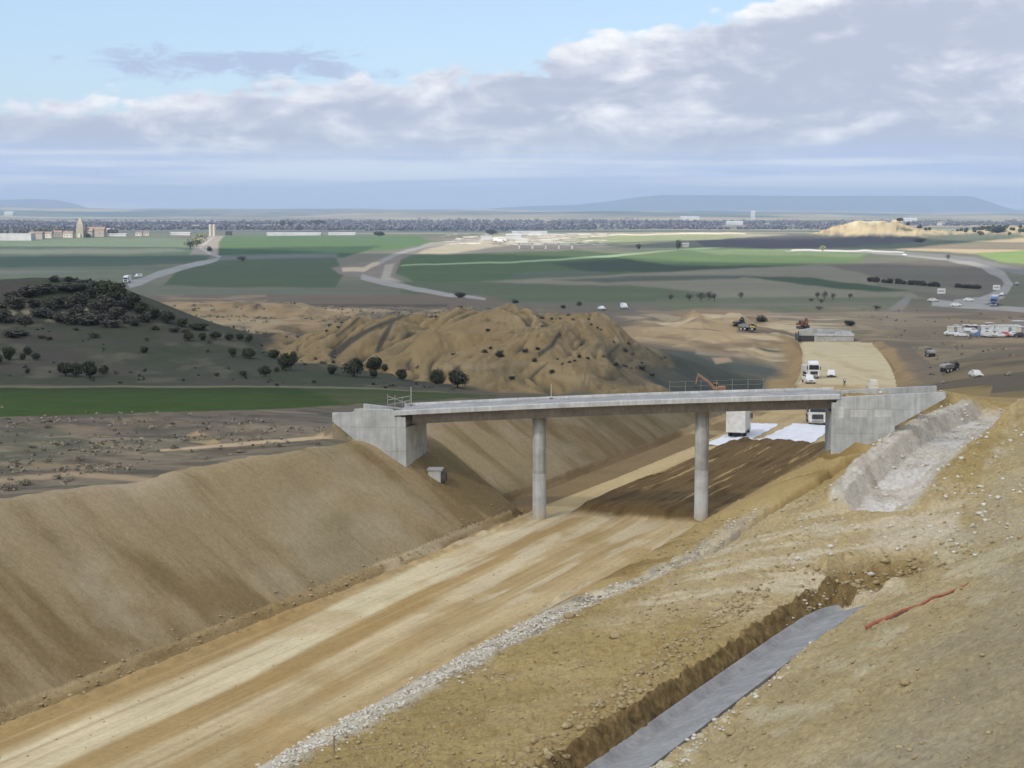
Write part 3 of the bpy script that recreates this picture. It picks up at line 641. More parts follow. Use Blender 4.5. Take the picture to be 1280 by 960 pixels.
mid_ = soft(330, 370, GY) * (1 - soft(600, 680, GY)) * soft(0.055, 0.085, GX / GY)
shade_dim = soft(150, 215, GY) * (1 - bed) * (1 - emb) * (1 - 0.9 * mid_) * (1 - 0.7 * soft(400, 560, GY))
COL *= (1 - 0.38 * shade_dim)[..., None]  # cloud shade over the farther ground, darkened into its colour
lum = COL @ np.array([0.25, 0.6, 0.15]); COL = COL * (1 + (0.16 * fbm(GX / 260, GY / 18, 3, 170) + 0.10 * fbm(GX / 60, GY / 60, 3, 171)) * soft(500, 800, GY) * (1 - soft(2300, 2600, GY)))[..., None]; ds = 0.30 * soft(420, 700, GY) * (GY < 2450)
COL = COL * (1 - ds[..., None]) + lum[..., None] * np.array([1.04, 1.0, 0.90]) * ds[..., None]
COL *= (1 + 0.10 * n2 + 0.06 * n1)[..., None]
COL = np.clip(COL, 0.01, 0.75)
# amount of fine relief the shader adds
DET = 0.35 + 0.65 * rt + 0.3 * cl + 0.05 * bed
DET *= 1 - soft(150, 700, GY)
DET = np.clip(DET, 0, 1)

# ------------------------------------------------------------------ materials
def mat(name, rough=0.9, base=(0.5, 0.5, 0.5), metal=0.0, spec=0.3):
    m = bpy.data.materials.new(name); m.use_nodes = True
    b = m.node_tree.nodes['Principled BSDF']
    b.inputs['Base Color'].default_value = (*base, 1); b.inputs['Roughness'].default_value = rough
    b.inputs['Metallic'].default_value = metal; b.inputs['Specular IOR Level'].default_value = spec
    return m
def nodes(m): return m.node_tree.nodes, m.node_tree.links, m.node_tree.nodes['Principled BSDF']
def N(nt, typ, **kw):
    n = nt.nodes.new(typ)
    for k, v in kw.items(): setattr(n, k, v)
    return n
def noisy(name, c1, c2, scale=2.0, rough=0.85, bump=0.0, detail=6, dist=0.05, spec=0.25, metal=0.0, stretch=(1, 1, 1)):
    """two tones mixed by noise in the object's own space, with a fine relief"""
    m = mat(name, rough, spec=spec, metal=metal); nt = m.node_tree; ns, ln, b = nodes(m)
    tc = N(nt, 'ShaderNodeTexCoord'); mp = N(nt, 'ShaderNodeMapping'); mp.inputs['Scale'].default_value = stretch
    ln.new(tc.outputs['Object'], mp.inputs['Vector'])
    nz = N(nt, 'ShaderNodeTexNoise'); nz.inputs['Scale'].default_value = scale; nz.inputs['Detail'].default_value = detail; nz.inputs['Roughness'].default_value = 0.62
    ln.new(mp.outputs[0], nz.inputs['Vector'])
    rp = N(nt, 'ShaderNodeValToRGB'); rp.color_ramp.elements[0].position = 0.32; rp.color_ramp.elements[1].position = 0.68
    rp.color_ramp.elements[0].color = (*c1, 1); rp.color_ramp.elements[1].color = (*c2, 1)
    ln.new(nz.outputs['Fac'], rp.inputs['Fac']); ln.new(rp.outputs['Color'], b.inputs['Base Color'])
    if bump:
        bp = N(nt, 'ShaderNodeBump'); bp.inputs['Strength'].default_value = bump; bp.inputs['Distance'].default_value = dist
        n2_ = N(nt, 'ShaderNodeTexNoise'); n2_.inputs['Scale'].default_value = scale * 6; n2_.inputs['Detail'].default_value = 5
        ln.new(mp.outputs[0], n2_.inputs['Vector']); ln.new(n2_.outputs['Fac'], bp.inputs['Height']); ln.new(bp.outputs['Normal'], b.inputs['Normal'])
    return m
def terrain_mat():
    m = mat('earth', 0.95, spec=0.1); nt = m.node_tree; ns, ln, b = nodes(m)
    at_ = N(nt, 'ShaderNodeAttribute', attribute_name='Col'); de = N(nt, 'ShaderNodeAttribute', attribute_name='Det')
    geo = N(nt, 'ShaderNodeTexCoord')
    nz = N(nt, 'ShaderNodeTexNoise'); nz.inputs['Scale'].default_value = 2.6; nz.inputs['Detail'].default_value = 7; nz.inputs['Roughness'].default_value = 0.68
    ln.new(geo.outputs['Object'], nz.inputs['Vector'])
    mr = N(nt, 'ShaderNodeMapRange'); mr.inputs['From Min'].default_value = 0.3; mr.inputs['From Max'].default_value = 0.7; mr.inputs['To Min'].default_value = 0.74; mr.inputs['To Max'].default_value = 1.22
    ln.new(nz.outputs['Fac'], mr.inputs['Value'])
    mxf = N(nt, 'ShaderNodeMix', data_type='FLOAT'); mxf.inputs[2].default_value = 1.0
    ln.new(de.outputs['Fac'], mxf.inputs[0]); ln.new(mr.outputs[0], mxf.inputs[3])
    mu = N(nt, 'ShaderNodeVectorMath', operation='SCALE'); ln.new(at_.outputs['Color'], mu.inputs[0]); ln.new(mxf.outputs[0], mu.inputs['Scale'])
    # scattered pale pebbles
    vo = N(nt, 'ShaderNodeTexVoronoi'); vo.inputs['Scale'].default_value = 3.2; vo.inputs['Randomness'].default_value = 1.0
    ln.new(geo.outputs['Object'], vo.inputs['Vector'])
    lt = N(nt, 'ShaderNodeMapRange'); lt.inputs['From Min'].default_value = 0.10; lt.inputs['From Max'].default_value = 0.16; lt.inputs['To Min'].default_value = 0.55; lt.inputs['To Max'].default_value = 0.0
    ln.new(vo.outputs['Distance'], lt.inputs['Value'])
    pk = N(nt, 'ShaderNodeMath', operation='MULTIPLY'); ln.new(lt.outputs[0], pk.inputs[0]); ln.new(de.outputs['Fac'], pk.inputs[1])
    vc = N(nt, 'ShaderNodeMapRange'); vc.inputs['From Min'].default_value = 0.6; vc.inputs['From Max'].default_value = 0.75
    sepc = N(nt, 'ShaderNodeSeparateColor'); ln.new(vo.outputs['Color'], sepc.inputs[0]); ln.new(sepc.outputs[0], vc.inputs['Value'])
    pk2 = N(nt, 'ShaderNodeMath', operation='MULTIPLY'); ln.new(pk.outputs[0], pk2.inputs[0]); ln.new(vc.outputs[0], pk2.inputs[1])
    mx = N(nt, 'ShaderNodeMix', data_type='RGBA'); mx.inputs[7].default_value = (0.42, 0.36, 0.25, 1)
    ra = N(nt, 'ShaderNodeAttribute', attribute_name='Road'); rs_ = N(nt, 'ShaderNodeSeparateXYZ'); ln.new(ra.outputs['Vector'], rs_.inputs[0])
    def stre(so_, st_, lo, hi, scale, seed):
        c_ = N(nt, 'ShaderNodeCombineXYZ'); a1 = N(nt, 'ShaderNodeMath', operation='MULTIPLY'); a1.inputs[1].default_value = so_; a2 = N(nt, 'ShaderNodeMath', operation='MULTIPLY'); a2.inputs[1].default_value = st_
        ln.new(rs_.outputs[0], a1.inputs[0]); ln.new(rs_.outputs[1], a2.inputs[0]); ln.new(a1.outputs[0], c_.inputs[0]); ln.new(a2.outputs[0], c_.inputs[1]); c_.inputs[2].default_value = seed
        q = N(nt, 'ShaderNodeTexNoise'); q.inputs['Scale'].default_value = scale; q.inputs['Detail'].default_value = 5; q.inputs['Roughness'].default_value = 0.6; q.inputs['Distortion'].default_value = 0.25; ln.new(c_.outputs[0], q.inputs['Vector'])
        r_ = N(nt, 'ShaderNodeMapRange'); r_.inputs['From Min'].default_value = 0.32; r_.inputs['From Max'].default_value = 0.68; r_.inputs['To Min'].default_value = lo; r_.inputs['To Max'].default_value = hi; ln.new(q.outputs['Fac'], r_.inputs['Value']); return r_.outputs[0], q.outputs['Fac']
    f1, h1_ = stre(4.5, 0.22, 0.92, 1.07, 1.0, 2.0); f2, h2_ = stre(26.0, 1.6, 0.86, 1.12, 1.0, 7.0)
    fm = N(nt, 'ShaderNodeMath', operation='MULTIPLY'); ln.new(f1, fm.inputs[0]); ln.new(f2, fm.inputs[1])
    fx_ = N(nt, 'ShaderNodeMix', data_type='FLOAT'); fx_.inputs[2].default_value = 1.0; ln.new(rs_.outputs[2], fx_.inputs[0]); ln.new(fm.outputs[0], fx_.inputs[3])
    mu2 = N(nt, 'ShaderNodeVectorMath', operation='SCALE'); ln.new(mu.outputs[0], mu2.inputs[0]); ln.new(fx_.outputs[0], mu2.inputs['Scale']); mu = mu2
    ln.new(pk2.outputs[0], mx.inputs[0]); ln.new(mu.outputs[0], mx.inputs[6]); ln.new(mx.outputs[2], b.inputs['Base Color'])
    nb = N(nt, 'ShaderNodeTexNoise'); nb.inputs['Scale'].default_value = 4.5; nb.inputs['Detail'].default_value = 8; nb.inputs['Roughness'].default_value = 0.7
    ln.new(geo.outputs['Object'], nb.inputs['Vector'])
    bp = N(nt, 'ShaderNodeBump'); bp.inputs['Distance'].default_value = 0.35
    bs = N(nt, 'ShaderNodeMath', operation='MULTIPLY'); bs.inputs[1].default_value = 0.75; ln.new(de.outputs['Fac'], bs.inputs[0]); ln.new(bs.outputs[0], bp.inputs['Strength'])
    ln.new(nb.outputs['Fac'], bp.inputs['Height']); ln.new(bp.outputs['Normal'], b.inputs['Normal'])
    return m
M_EARTH = terrain_mat()

def tag(o, label=None, cat=None, group=None, kind=None):
    if label: o['label'] = label
    if cat: o['category'] = cat
    if group: o['group'] = group
    if kind: o['kind'] = kind
    return o

# ------------------------------------------------------------------ ground split into its named sheets
REG_LABEL = {
 'ground': 'greyish brown scrubby ground around the cutting', 'plain_ground': 'wide plain of pale and dull green land reaching to the horizon',
 'table_mountain': 'long blue flat topped mountain on the horizon', 'crop_field': 'bright green crop fields on the plain', 'dark_field': 'dark green crop fields on the plain',
 'fallow_field': 'dull grey green fallow fields on the plain', 'ploughed_field': 'brown and tan ploughed fields on the plain', 'earthworks': 'pale sandy earthworks far out on the plain',
 'sandy_hill': 'pale yellow eroded sandy hill standing out of the plain', 'broken_ground': 'dug over tan ground beyond the eroded hill', 'old_road': 'grey road curving away towards the twin towers',
 'new_carriageway': 'unfinished grey carriageway crossing the dark green fields', 'motorway': 'grey motorway curving round beyond the trucks', 'eroded_hill': 'tan hill cut by many gullies behind the bridge',
 'wooded_hill': 'olive hillside dotted with dark round trees', 'wheat_field': 'dark green wheat field below the wooded hill', 'cut_slope': 'smooth brown cut slope beside the unpaved road bed',
 'bare_earth': 'cloddy tan bench and slope beside the lined ditch', 'stony_channel': 'wide pale stony channel beside the abutment', 'road_bed': 'tan unpaved road bed with pale wheel tracks running under the bridge'}
vidx = np.arange(NY * NX).reshape(NY, NX)
quads = np.stack([vidx[:-1, :-1], vidx[:-1, 1:], vidx[1:, 1:], vidx[1:, :-1]], -1).reshape(-1, 4)
freg = REG[:-1, :-1].reshape(-1)
RD = np.stack([np.clip(GO, -99, 99), np.clip(GT, -200, 900), bed * (GT < 320) * (1 - 0.9 * soft(143, 147, GT) * (1 - soft(150, 155, GT)))], -1).reshape(-1, 3)
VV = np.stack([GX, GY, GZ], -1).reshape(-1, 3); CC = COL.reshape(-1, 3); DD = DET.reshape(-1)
def grid_mesh(name, q, V, Cc, D):
    u, inv = np.unique(q, return_inverse=True); inv = inv.reshape(-1, 4)
    me = bpy.data.meshes.new(name)
    me.vertices.add(len(u)); me.vertices.foreach_set('co', V[u].astype(np.float32).ravel())
    n = len(inv)
    me.loops.add(n * 4); me.loops.foreach_set('vertex_index', inv.astype(np.int32).ravel())
    me.polygons.add(n); me.polygons.foreach_set('loop_start', np.arange(0, n * 4, 4, dtype=np.int32)); me.polygons.foreach_set('loop_total', np.full(n, 4, np.int32))
    me.polygons.foreach_set('use_smooth', np.ones(n, bool))
    a = me.attributes.new('Col', 'FLOAT_COLOR', 'POINT'); a.data.foreach_set('color', np.c_[Cc[u], np.ones(len(u))].astype(np.float32).ravel())
    q_ = me.attributes.new('Road', 'FLOAT_VECTOR', 'POINT'); q_.data.foreach_set('vector', RD[u].astype(np.float32).ravel() if len(RD) == len(V) else np.zeros(len(u) * 3, np.float32))
    d = me.attributes.new('Det', 'FLOAT', 'POINT'); d.data.foreach_set('value', D[u].astype(np.float32))
    me.update(); me.validate(); me.materials.append(M_EARTH)
    o = bpy.data.objects.new(name, me); col.objects.link(o); return o
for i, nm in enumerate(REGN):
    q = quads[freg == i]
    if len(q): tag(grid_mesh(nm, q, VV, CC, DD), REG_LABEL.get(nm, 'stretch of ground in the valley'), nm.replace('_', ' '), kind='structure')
# the hillside behind the camera
by = np.linspace(-260, 6, 60); bx = np.linspace(-400, 400, 120)
BX, BY = np.meshgrid(bx, by); BZ = height(BX, BY, micro=False) - 0.02
bi = np.arange(BX.size).reshape(BX.shape)
bq = np.stack([bi[:-1, :-1], bi[:-1, 1:], bi[1:, 1:], bi[1:, :-1]], -1).reshape(-1, 4)
tag(grid_mesh('hillside', bq, np.stack([BX, BY, BZ], -1).reshape(-1, 3), np.tile(C(160, 140, 100), (BX.size, 1)), np.ones(BX.size) * 0.6), 'tan hillside the view is taken from', 'hillside', kind='structure')
del WU, WV

# ------------------------------------------------------------------ camera, light, sky
cam = bpy.data.cameras.new('camera'); co = bpy.data.objects.new('camera', cam); col.objects.link(co); scene.camera = co
co.location = (0, 0, CZ); co.rotation_euler = (math.pi / 2 - PITCH, 0, 0)
cam.sensor_width = 36; cam.lens = F / 1280 * 36; cam.clip_start = 0.5; cam.clip_end = 120000

# ------------------------------------------------------------------ mesh building helpers
class MB:
    """collects shapes and links them as ONE mesh object"""
    def __init__(s): s.v = []; s.f = []; s.sm = []
    def add(s, v, f, smooth=False):
        o = len(s.v); s.v += [tuple(map(float, p)) for p in v]; s.f += [tuple(i + o for i in q) for q in f]; s.sm += [smooth] * len(f); return s
    def box(s, x0, x1, y0, y1, z0, z1, taper=0):
        t = taper
        v = [(x0, y0, z0), (x1, y0, z0), (x1, y1, z0), (x0, y1, z0), (x0 + t, y0 + t, z1), (x1 - t, y0 + t, z1), (x1 - t, y1 - t, z1), (x0 + t, y1 - t, z1)]
        return s.add(v, [(3, 2, 1, 0), (4, 5, 6, 7), (0, 1, 5, 4), (1, 2, 6, 5), (2, 3, 7, 6), (3, 0, 4, 7)])
    def prism(s, pts, x0, x1, axis='x', map_=None):
        """outline pts in the plane across AXIS, extruded from x0 to x1"""
        n = len(pts)
        mk = {'x': lambda c, p: (c, p[0], p[1]), 'y': lambda c, p: (p[0], c, p[1]), 'z': lambda c, p: (p[0], p[1], c)}[axis]
        v = [mk(x0, p) for p in pts] + [mk(x1, p) for p in pts]
        if map_: v = [map_(*p) for p in v]
        f = [tuple(range(n))[::-1], tuple(range(n, 2 * n))] + [(i, (i + 1) % n, n + (i + 1) % n, n + i) for i in range(n)]
        return s.add(v, f)
    def cyl(s, a, b, r, r2=None, n=16, cap=True):
        a = Vector(a); b = Vector(b); r2 = r if r2 is None else r2
        d = (b - a).normalized(); u = d.orthogonal().normalized(); w = d.cross(u)
        v = []
        for p, q in ((a, r), (b, r2)):
            for i in range(n):
                t = 2 * math.pi * i / n; v.append(p + (u * math.cos(t) + w * math.sin(t)) * q)
        f = [(i, (i + 1) % n, n + (i + 1) % n, n + i) for i in range(n)]
        s.add(v, f, True)
        if cap: s.add(v, [tuple(range(n))[::-1], tuple(range(n, 2 * n))])
        return s
    def tube(s, pts, r, n=8):
        pts = [Vector(p) for p in pts]; v = []; f = []
        rs = r if hasattr(r, '__len__') else [r] * len(pts)
        for i, p in enumerate(pts):
            d = (pts[min(i + 1, len(pts) - 1)] - pts[max(i - 1, 0)]).normalized()
            u = d.cross(Vector((0, 0, 1)))
            u = u.normalized() if u.length > 1e-3 else d.orthogonal().normalized()
            w = d.cross(u)
            for k in range(n):
                t = 2 * math.pi * k / n; v.append(p + (u * math.cos(t) + w * math.sin(t)) * rs[i])
        for i in range(len(pts) - 1):
            for k in range(n): f.append((i * n + k, i * n + (k + 1) % n, (i + 1) * n + (k + 1) % n, (i + 1) * n + k))
        f += [tuple(range(n))[::-1], tuple(range((len(pts) - 1) * n, len(pts) * n))]
        return s.add(v, f, True)
    def loft(s, rings, closed=True, caps=True, smooth=False):
        n = len(rings[0]); v = [p for r in rings for p in r]; f = []
        for i in range(len(rings) - 1):
            for k in range(n if closed else n - 1): f.append((i * n + k, i * n + (k + 1) % n, (i + 1) * n + (k + 1) % n, (i + 1) * n + k))
        if caps: f += [tuple(range(n))[::-1], tuple(range((len(rings) - 1) * n, len(rings) * n))]
        return s.add(v, f, smooth)
    def build(s, name, m, parent=None, bevel=0.0, loc=None, rz=0):
        me = bpy.data.meshes.new(name); me.from_pydata(s.v, [], s.f)
        me.polygons.foreach_set('use_smooth', s.sm); me.update()
        bm = bmesh.new(); bm.from_mesh(me); bmesh.ops.recalc_face_normals(bm, faces=bm.faces)
        if bevel:
            bmesh.ops.remove_doubles(bm, verts=bm.verts, dist=1e-5)
            es = [e for e in bm.edges if len(e.link_faces) == 2 and e.calc_face_angle(0) > 0.6]
            try: bmesh.ops.bevel(bm, geom=es, offset=bevel, segments=2, affect='EDGES', clamp_overlap=True)
            except Exception: pass
        bm.to_mesh(me); bm.free()
        me.materials.append(m); o = bpy.data.objects.new(name, me); col.objects.link(o)
        if parent: o.parent = parent
        if loc is not None: o.location = loc
        o.rotation_euler = (0, 0, rz) if rz else o.rotation_euler
        return o
def thing(name, label, cat, loc=(0, 0, 0), rz=0, group=None, tilt=0):
    o = bpy.data.objects.new(name, None); col.objects.link(o); o.empty_display_size = 0.3
    o.location = loc; o.rotation_euler = (tilt, 0, rz); return tag(o, label, cat, group)
def kids(o): return [c for c in bpy.data.objects if c.parent is o]
def dup(root, loc, rz, label, group=None, scale=None):
    r = root.copy(); col.objects.link(r); r.location = loc; r.rotation_euler = (root.rotation_euler[0], 0, rz); r['label'] = label
    if group: r['group'] = group
    if scale: r.scale = scale
    for ch in kids(root):
        c = ch.copy(); col.objects.link(c); c.parent = r
        for g in kids(ch):
            d = g.copy(); col.objects.link(d); d.parent = c
    return r

# ------------------------------------------------------------------ materials of the things
def concrete(name, tone, panel=None):
    m = noisy(name, [c * 0.72 for c in tone], [c * 1.08 for c in tone], 0.7, 0.85, 0.15, 8, 0.02); nt = m.node_tree; ns, ln, b = nodes(m)
    src = b.inputs['Base Color'].links[0].from_socket
    # rain streaks running down the faces
    tc = N(nt, 'ShaderNodeTexCoord'); mp = N(nt, 'ShaderNodeMapping'); mp.inputs['Scale'].default_value = (3.0, 3.0, 0.22)
    ln.new(tc.outputs['Object'], mp.inputs['Vector']); nz = N(nt, 'ShaderNodeTexNoise'); nz.inputs['Scale'].default_value = 1.2; nz.inputs['Detail'].default_value = 5
    ln.new(mp.outputs[0], nz.inputs['Vector']); mr = N(nt, 'ShaderNodeMapRange'); mr.inputs['From Min'].default_value = 0.35; mr.inputs['From Max'].default_value = 0.75
    mr.inputs['To Min'].default_value = 1.06; mr.inputs['To Max'].default_value = 0.78; ln.new(nz.outputs['Fac'], mr.inputs['Value'])
    mu = N(nt, 'ShaderNodeVectorMath', operation='SCALE'); ln.new(src, mu.inputs[0]); ln.new(mr.outputs[0], mu.inputs['Scale']); out = mu.outputs[0]
    if panel:
        br = N(nt, 'ShaderNodeTexBrick'); br.offset = 0; br.inputs['Scale'].default_value = 1; br.inputs['Brick Width'].default_value = panel[0]; br.inputs['Row Height'].default_value = panel[1]
        br.inputs['Mortar Size'].default_value = 0.035; br.inputs['Mortar Smooth'].default_value = 0.6
        br.inputs['Color1'].default_value = (1, 1, 1, 1); br.inputs['Color2'].default_value = (0.9, 0.91, 0.92, 1); br.inputs['Mortar'].default_value = (0.72, 0.72, 0.71, 1)
        m2 = N(nt, 'ShaderNodeMapping'); m2.inputs['Rotation'].default_value = (math.pi / 2, 0, 0); ln.new(tc.outputs['Object'], m2.inputs['Vector']); ln.new(m2.outputs[0], br.inputs['Vector'])
        mm = N(nt, 'ShaderNodeVectorMath', operation='MULTIPLY'); ln.new(out, mm.inputs[0]); ln.new(br.outputs['Color'], mm.inputs[1]); out = mm.outputs[0]
    ln.new(out, b.inputs['Base Color']); return m
M_CONC = concrete('concrete', (0.46, 0.46, 0.435)); M_CONC_P = concrete('panelled_concrete', (0.50, 0.51, 0.49), (2.6, 2.2))
M_FASCIA = concrete('pale_concrete', (0.52, 0.52, 0.505)); M_GIRD = concrete('girder_concrete', (0.24, 0.215, 0.19))
M_WHITE = noisy('white_paint', (0.62, 0.62, 0.60), (0.78, 0.78, 0.77), 1.5, 0.35, spec=0.5)
M_DUSTY = noisy('dusty_white', (0.5, 0.48, 0.43), (0.68, 0.67, 0.63), 1.5, 0.6)
M_GLASS = mat('dark_glass', 0.08, (0.015, 0.018, 0.022), spec=0.6); M_TYRE = noisy('tyre_rubber', (0.02, 0.02, 0.02), (0.06, 0.055, 0.045), 3, 0.9)
M_DARK = noisy('dark_steel', (0.03, 0.03, 0.032), (0.08, 0.075, 0.07), 2, 0.6); M_GREY = noisy('grey_steel', (0.22, 0.22, 0.21), (0.36, 0.35, 0.33), 1.5, 0.5)
M_ORANGE = noisy('orange_paint', (0.28, 0.145, 0.07), (0.40, 0.21, 0.10), 2, 0.5); M_RUST = noisy('rust_brown_paint', (0.16, 0.07, 0.04), (0.28, 0.12, 0.06), 2, 0.7)
M_YELLOW = noisy('dusty_yellow', (0.42, 0.30, 0.10), (0.56, 0.42, 0.18), 2, 0.6); M_RIM = noisy('wheel_rim', (0.3, 0.3, 0.3), (0.5, 0.5, 0.5), 4, 0.4)
M_LAMP = mat('lamp_lens', 0.1, (0.75, 0.75, 0.72), spec=0.6); M_BLUE = noisy('blue_paint', (0.10, 0.16, 0.34), (0.16, 0.24, 0.46), 2, 0.4); M_RED = noisy('red_paint', (0.36, 0.06, 0.05), (0.5, 0.1, 0.08), 2, 0.5)
M_WOOD = noisy('weathered_wood', (0.22, 0.16, 0.09), (0.36, 0.28, 0.17), 6, 0.9, stretch=(1, 1, 0.2)); M_CLOTH = noisy('white_geotextile', (0.60, 0.605, 0.62), (0.72, 0.725, 0.74), 0.6, 0.8, 0.2, 5, 0.04)
M_SKIN = mat('skin', 0.6, (0.45, 0.28, 0.2)); M_JACKET = noisy('dark_clothes', (0.02, 0.022, 0.03), (0.05, 0.05, 0.06), 5, 0.9)
M_STONE = noisy('church_stone', (0.32, 0.28, 0.22), (0.42, 0.37, 0.30), 0.2, 0.9); M_TILE = noisy('roof_tile', (0.24, 0.17, 0.13), (0.34, 0.25, 0.2), 0.3, 0.9)
M_PLASTER = noisy('plaster', (0.5, 0.46, 0.4), (0.66, 0.62, 0.55), 0.2, 0.9); M_SILO = noisy('silo_concrete', (0.46, 0.42, 0.34), (0.58, 0.53, 0.44), 0.1, 0.9)
M_BARK = noisy('bark', (0.06, 0.045, 0.03), (0.13, 0.1, 0.07), 6, 0.95)
M_ROCK = noisy('pale_limestone', (0.42, 0.39, 0.32), (0.66, 0.62, 0.53), 1.2, 0.95, 0.4, 6, 0.05); M_CLOD = noisy('earth_clod', (0.24, 0.18, 0.09), (0.42, 0.34, 0.19), 2.0, 0.95, 0.4, 6, 0.05)
def leaf_mat(name, c1, c2):
    m = noisy(name, c1, c2, 1.1, 0.75, detail=4, spec=0.2); return m
M_OAK = leaf_mat('holm_oak_leaf', (0.028, 0.034, 0.02), (0.08, 0.086, 0.05)); M_SCRUB = leaf_mat('scrub_leaf', (0.052, 0.052, 0.044), (0.095, 0.09, 0.068))
M_BRUSH = leaf_mat('dry_brush', (0.19, 0.17, 0.125), (0.30, 0.265, 0.20)); M_PALE = leaf_mat('pale_leaf', (0.22, 0.24, 0.12), (0.34, 0.35, 0.2)); M_BARE = leaf_mat('bare_twig', (0.09, 0.08, 0.075), (0.15, 0.13, 0.115)); M_BELT = leaf_mat('belt_leaf', (0.14, 0.135, 0.165), (0.165, 0.16, 0.19))

def stained(name, tone):
    m = concrete(name, tone); nt = m.node_tree; b = nt.nodes['Principled BSDF']; src = b.inputs['Base Color'].links[0].from_socket
    tc = N(nt, 'ShaderNodeTexCoord'); sp = N(nt, 'ShaderNodeSeparateXYZ'); nt.links.new(tc.outputs['Object'], sp.inputs[0]); nz = N(nt, 'ShaderNodeTexNoise'); nz.inputs['Scale'].default_value = 1.6; nz.inputs['Detail'].default_value = 5; nt.links.new(tc.outputs['Object'], nz.inputs['Vector'])
    ad = N(nt, 'ShaderNodeMath', operation='MULTIPLY_ADD'); ad.inputs[1].default_value = -1.8; nt.links.new(nz.outputs['Fac'], ad.inputs[0]); nt.links.new(sp.outputs[2], ad.inputs[2])
    mr = N(nt, 'ShaderNodeMapRange'); mr.inputs['From Min'].default_value = -0.9; mr.inputs['From Max'].default_value = 0.5; mr.inputs['To Min'].default_value = 0.8; mr.inputs['To Max'].default_value = 0.0; nt.links.new(ad.outputs[0], mr.inputs['Value'])
    mx = N(nt, 'ShaderNodeMix', data_type='RGBA'); mx.inputs[7].default_value = (0.34, 0.27, 0.17, 1); nt.links.new(mr.outputs[0], mx.inputs[0]); nt.links.new(src, mx.inputs[6]); nt.links.new(mx.outputs[2], b.inputs['Base Color']); return m
M_PIER = stained('pier_concrete', (0.46, 0.46, 0.435)); M_PATCH = concrete('patched_concrete', (0.60, 0.60, 0.575))
# ------------------------------------------------------------------ the overpass
def ZD(a): return 11.12 + 0.0545 * a - 0.00038 * a * a
bridge = thing('road_bridge', 'long grey concrete bridge on two round piers crossing the unpaved road bed', 'bridge', (B0[0], B0[1], 0), BA)
def strip(sec, a0, a1, name, m, parent, n=24, bevel=0.0):
    """a cross-section (n, dz) carried along the curved top line of the deck"""
    r = []
    for i in range(n + 1):
        a = a0 + (a1 - a0) * i / n; r.append([(a, p, ZD(a) + q) for p, q in sec])
    return MB().loft(r).build(name, m, parent, bevel)
W2 = BW
M_DECK = concrete('deck_concrete', (0.34, 0.335, 0.32))
deck = strip([(-W2 + 0.3, -0.36), (-W2 + 0.3, -0.20), (0, -0.16), (W2 - 0.3, -0.20), (W2 - 0.3, -0.36), (0, -0.46)], -12.9, 27.0, 'deck', M_DECK, bridge)
strip([(-W2, -0.42), (-W2, -0.03), (-W2 + 0.05, 0.02), (-W2 + 0.25, 0.02), (-W2 + 0.29, -0.12), (-W2 + 0.29, -0.46)], -13.1, 27.1, 'edge_beam', M_FASCIA, bridge)
strip([(W2, -0.46), (W2 - 0.29, -0.46), (W2 - 0.29, -0.12), (W2 - 0.25, 0.02), (W2 - 0.05, 0.02), (W2, -0.03)], -13.1, 27.1, 'edge_beam', M_FASCIA, bridge)
strip([(-1.9, -1.40), (-2.25, -0.38), (2.25, -0.38), (1.9, -1.40)], -11.6, 26.7, 'girder', M_GIRD, bridge)
for pa in (0.0, 15.0):
    px, py = B(pa, 0); gz = h1(px, py)
    pr = MB(); zt_ = ZD(pa) - 1.42
    prof = [(0.66, gz - 1.2), (0.66, gz + 0.12), (0.635, gz + 0.14), (0.635, (gz + zt_) / 2 - 0.6), (0.625, (gz + zt_) / 2 - 0.58), (0.625, (gz + zt_) / 2 - 0.54), (0.635, (gz + zt_) / 2 - 0.52), (0.635, zt_ - 0.1), (0.58, zt_)]
    rings = [[(pa + r * math.cos(t), r * math.sin(t), z) for t in np.linspace(0, 2 * math.pi, 28, endpoint=False)] for r, z in prof]
    p_ = pr.loft(rings, smooth=True).build('pier', M_PIER, bridge)
    MB().box(pa - 0.45, pa + 0.45, -0.45, 0.45, zt_ - 0.02, zt_ + 0.05).build('bearing', M_DARK, p_)
# abutments: front wall, back wall and wing walls
NW = BW - 0.1
skew = lambda x, y, z: (x + 0.2 * (y + NW), y, z)
la = MB().prism([(-13.0, -1), (-12.1, -1), (-12.1, 8.75), (-12.5, 8.75), (-12.5, 9.8), (-13.0, 9.8)], -NW + 0.003, NW - 0.003, 'y', skew).build('abutment', M_CONC_P, bridge)
MB().prism([(-12.13, -1), (-12.13, 9.75), (-13.1, 9.75), (-13.1, 10.2), (-13.4, 10.45), (-16.9, 10.45), (-16.95, 10.12), (-18.95, 10.06), (-18.95, 9.3), (-13.2, 4.6), (-13.2, -1)], -NW, -NW + 0.45, 'y').build('wing_wall', M_CONC_P, la)
MB().prism([(-11.2, -1), (-11.2, 8.7), (-12.2, 9.8), (-17, 10.3), (-17, 9.3), (-13.2, 4.6), (-13.2, -1)], NW - 0.45, NW, 'y').build('wing_wall', M_CONC_P, la)
ra = MB().prism([(26.45, 2), (27.3, 2), (27.3, ZD(27) - 0.48), (26.85, ZD(27) - 0.48), (26.85, 10.6), (26.45, 10.6)], -NW + 0.003, NW - 0.003, 'y').build('abutment', M_CONC_P, bridge)
for n0 in (-NW, NW - 0.45):
    MB().prism([(26.42, 2), (32.0, 3.5), (32.0, 9.5), (36.4, 12.1), (36.4, 12.6), (31, 12.3), (27.25, 12.05), (27.25, 11.62), (26.42, 11.55)], n0, n0 + 0.45, 'y').build('wing_wall', M_CONC_P, ra)
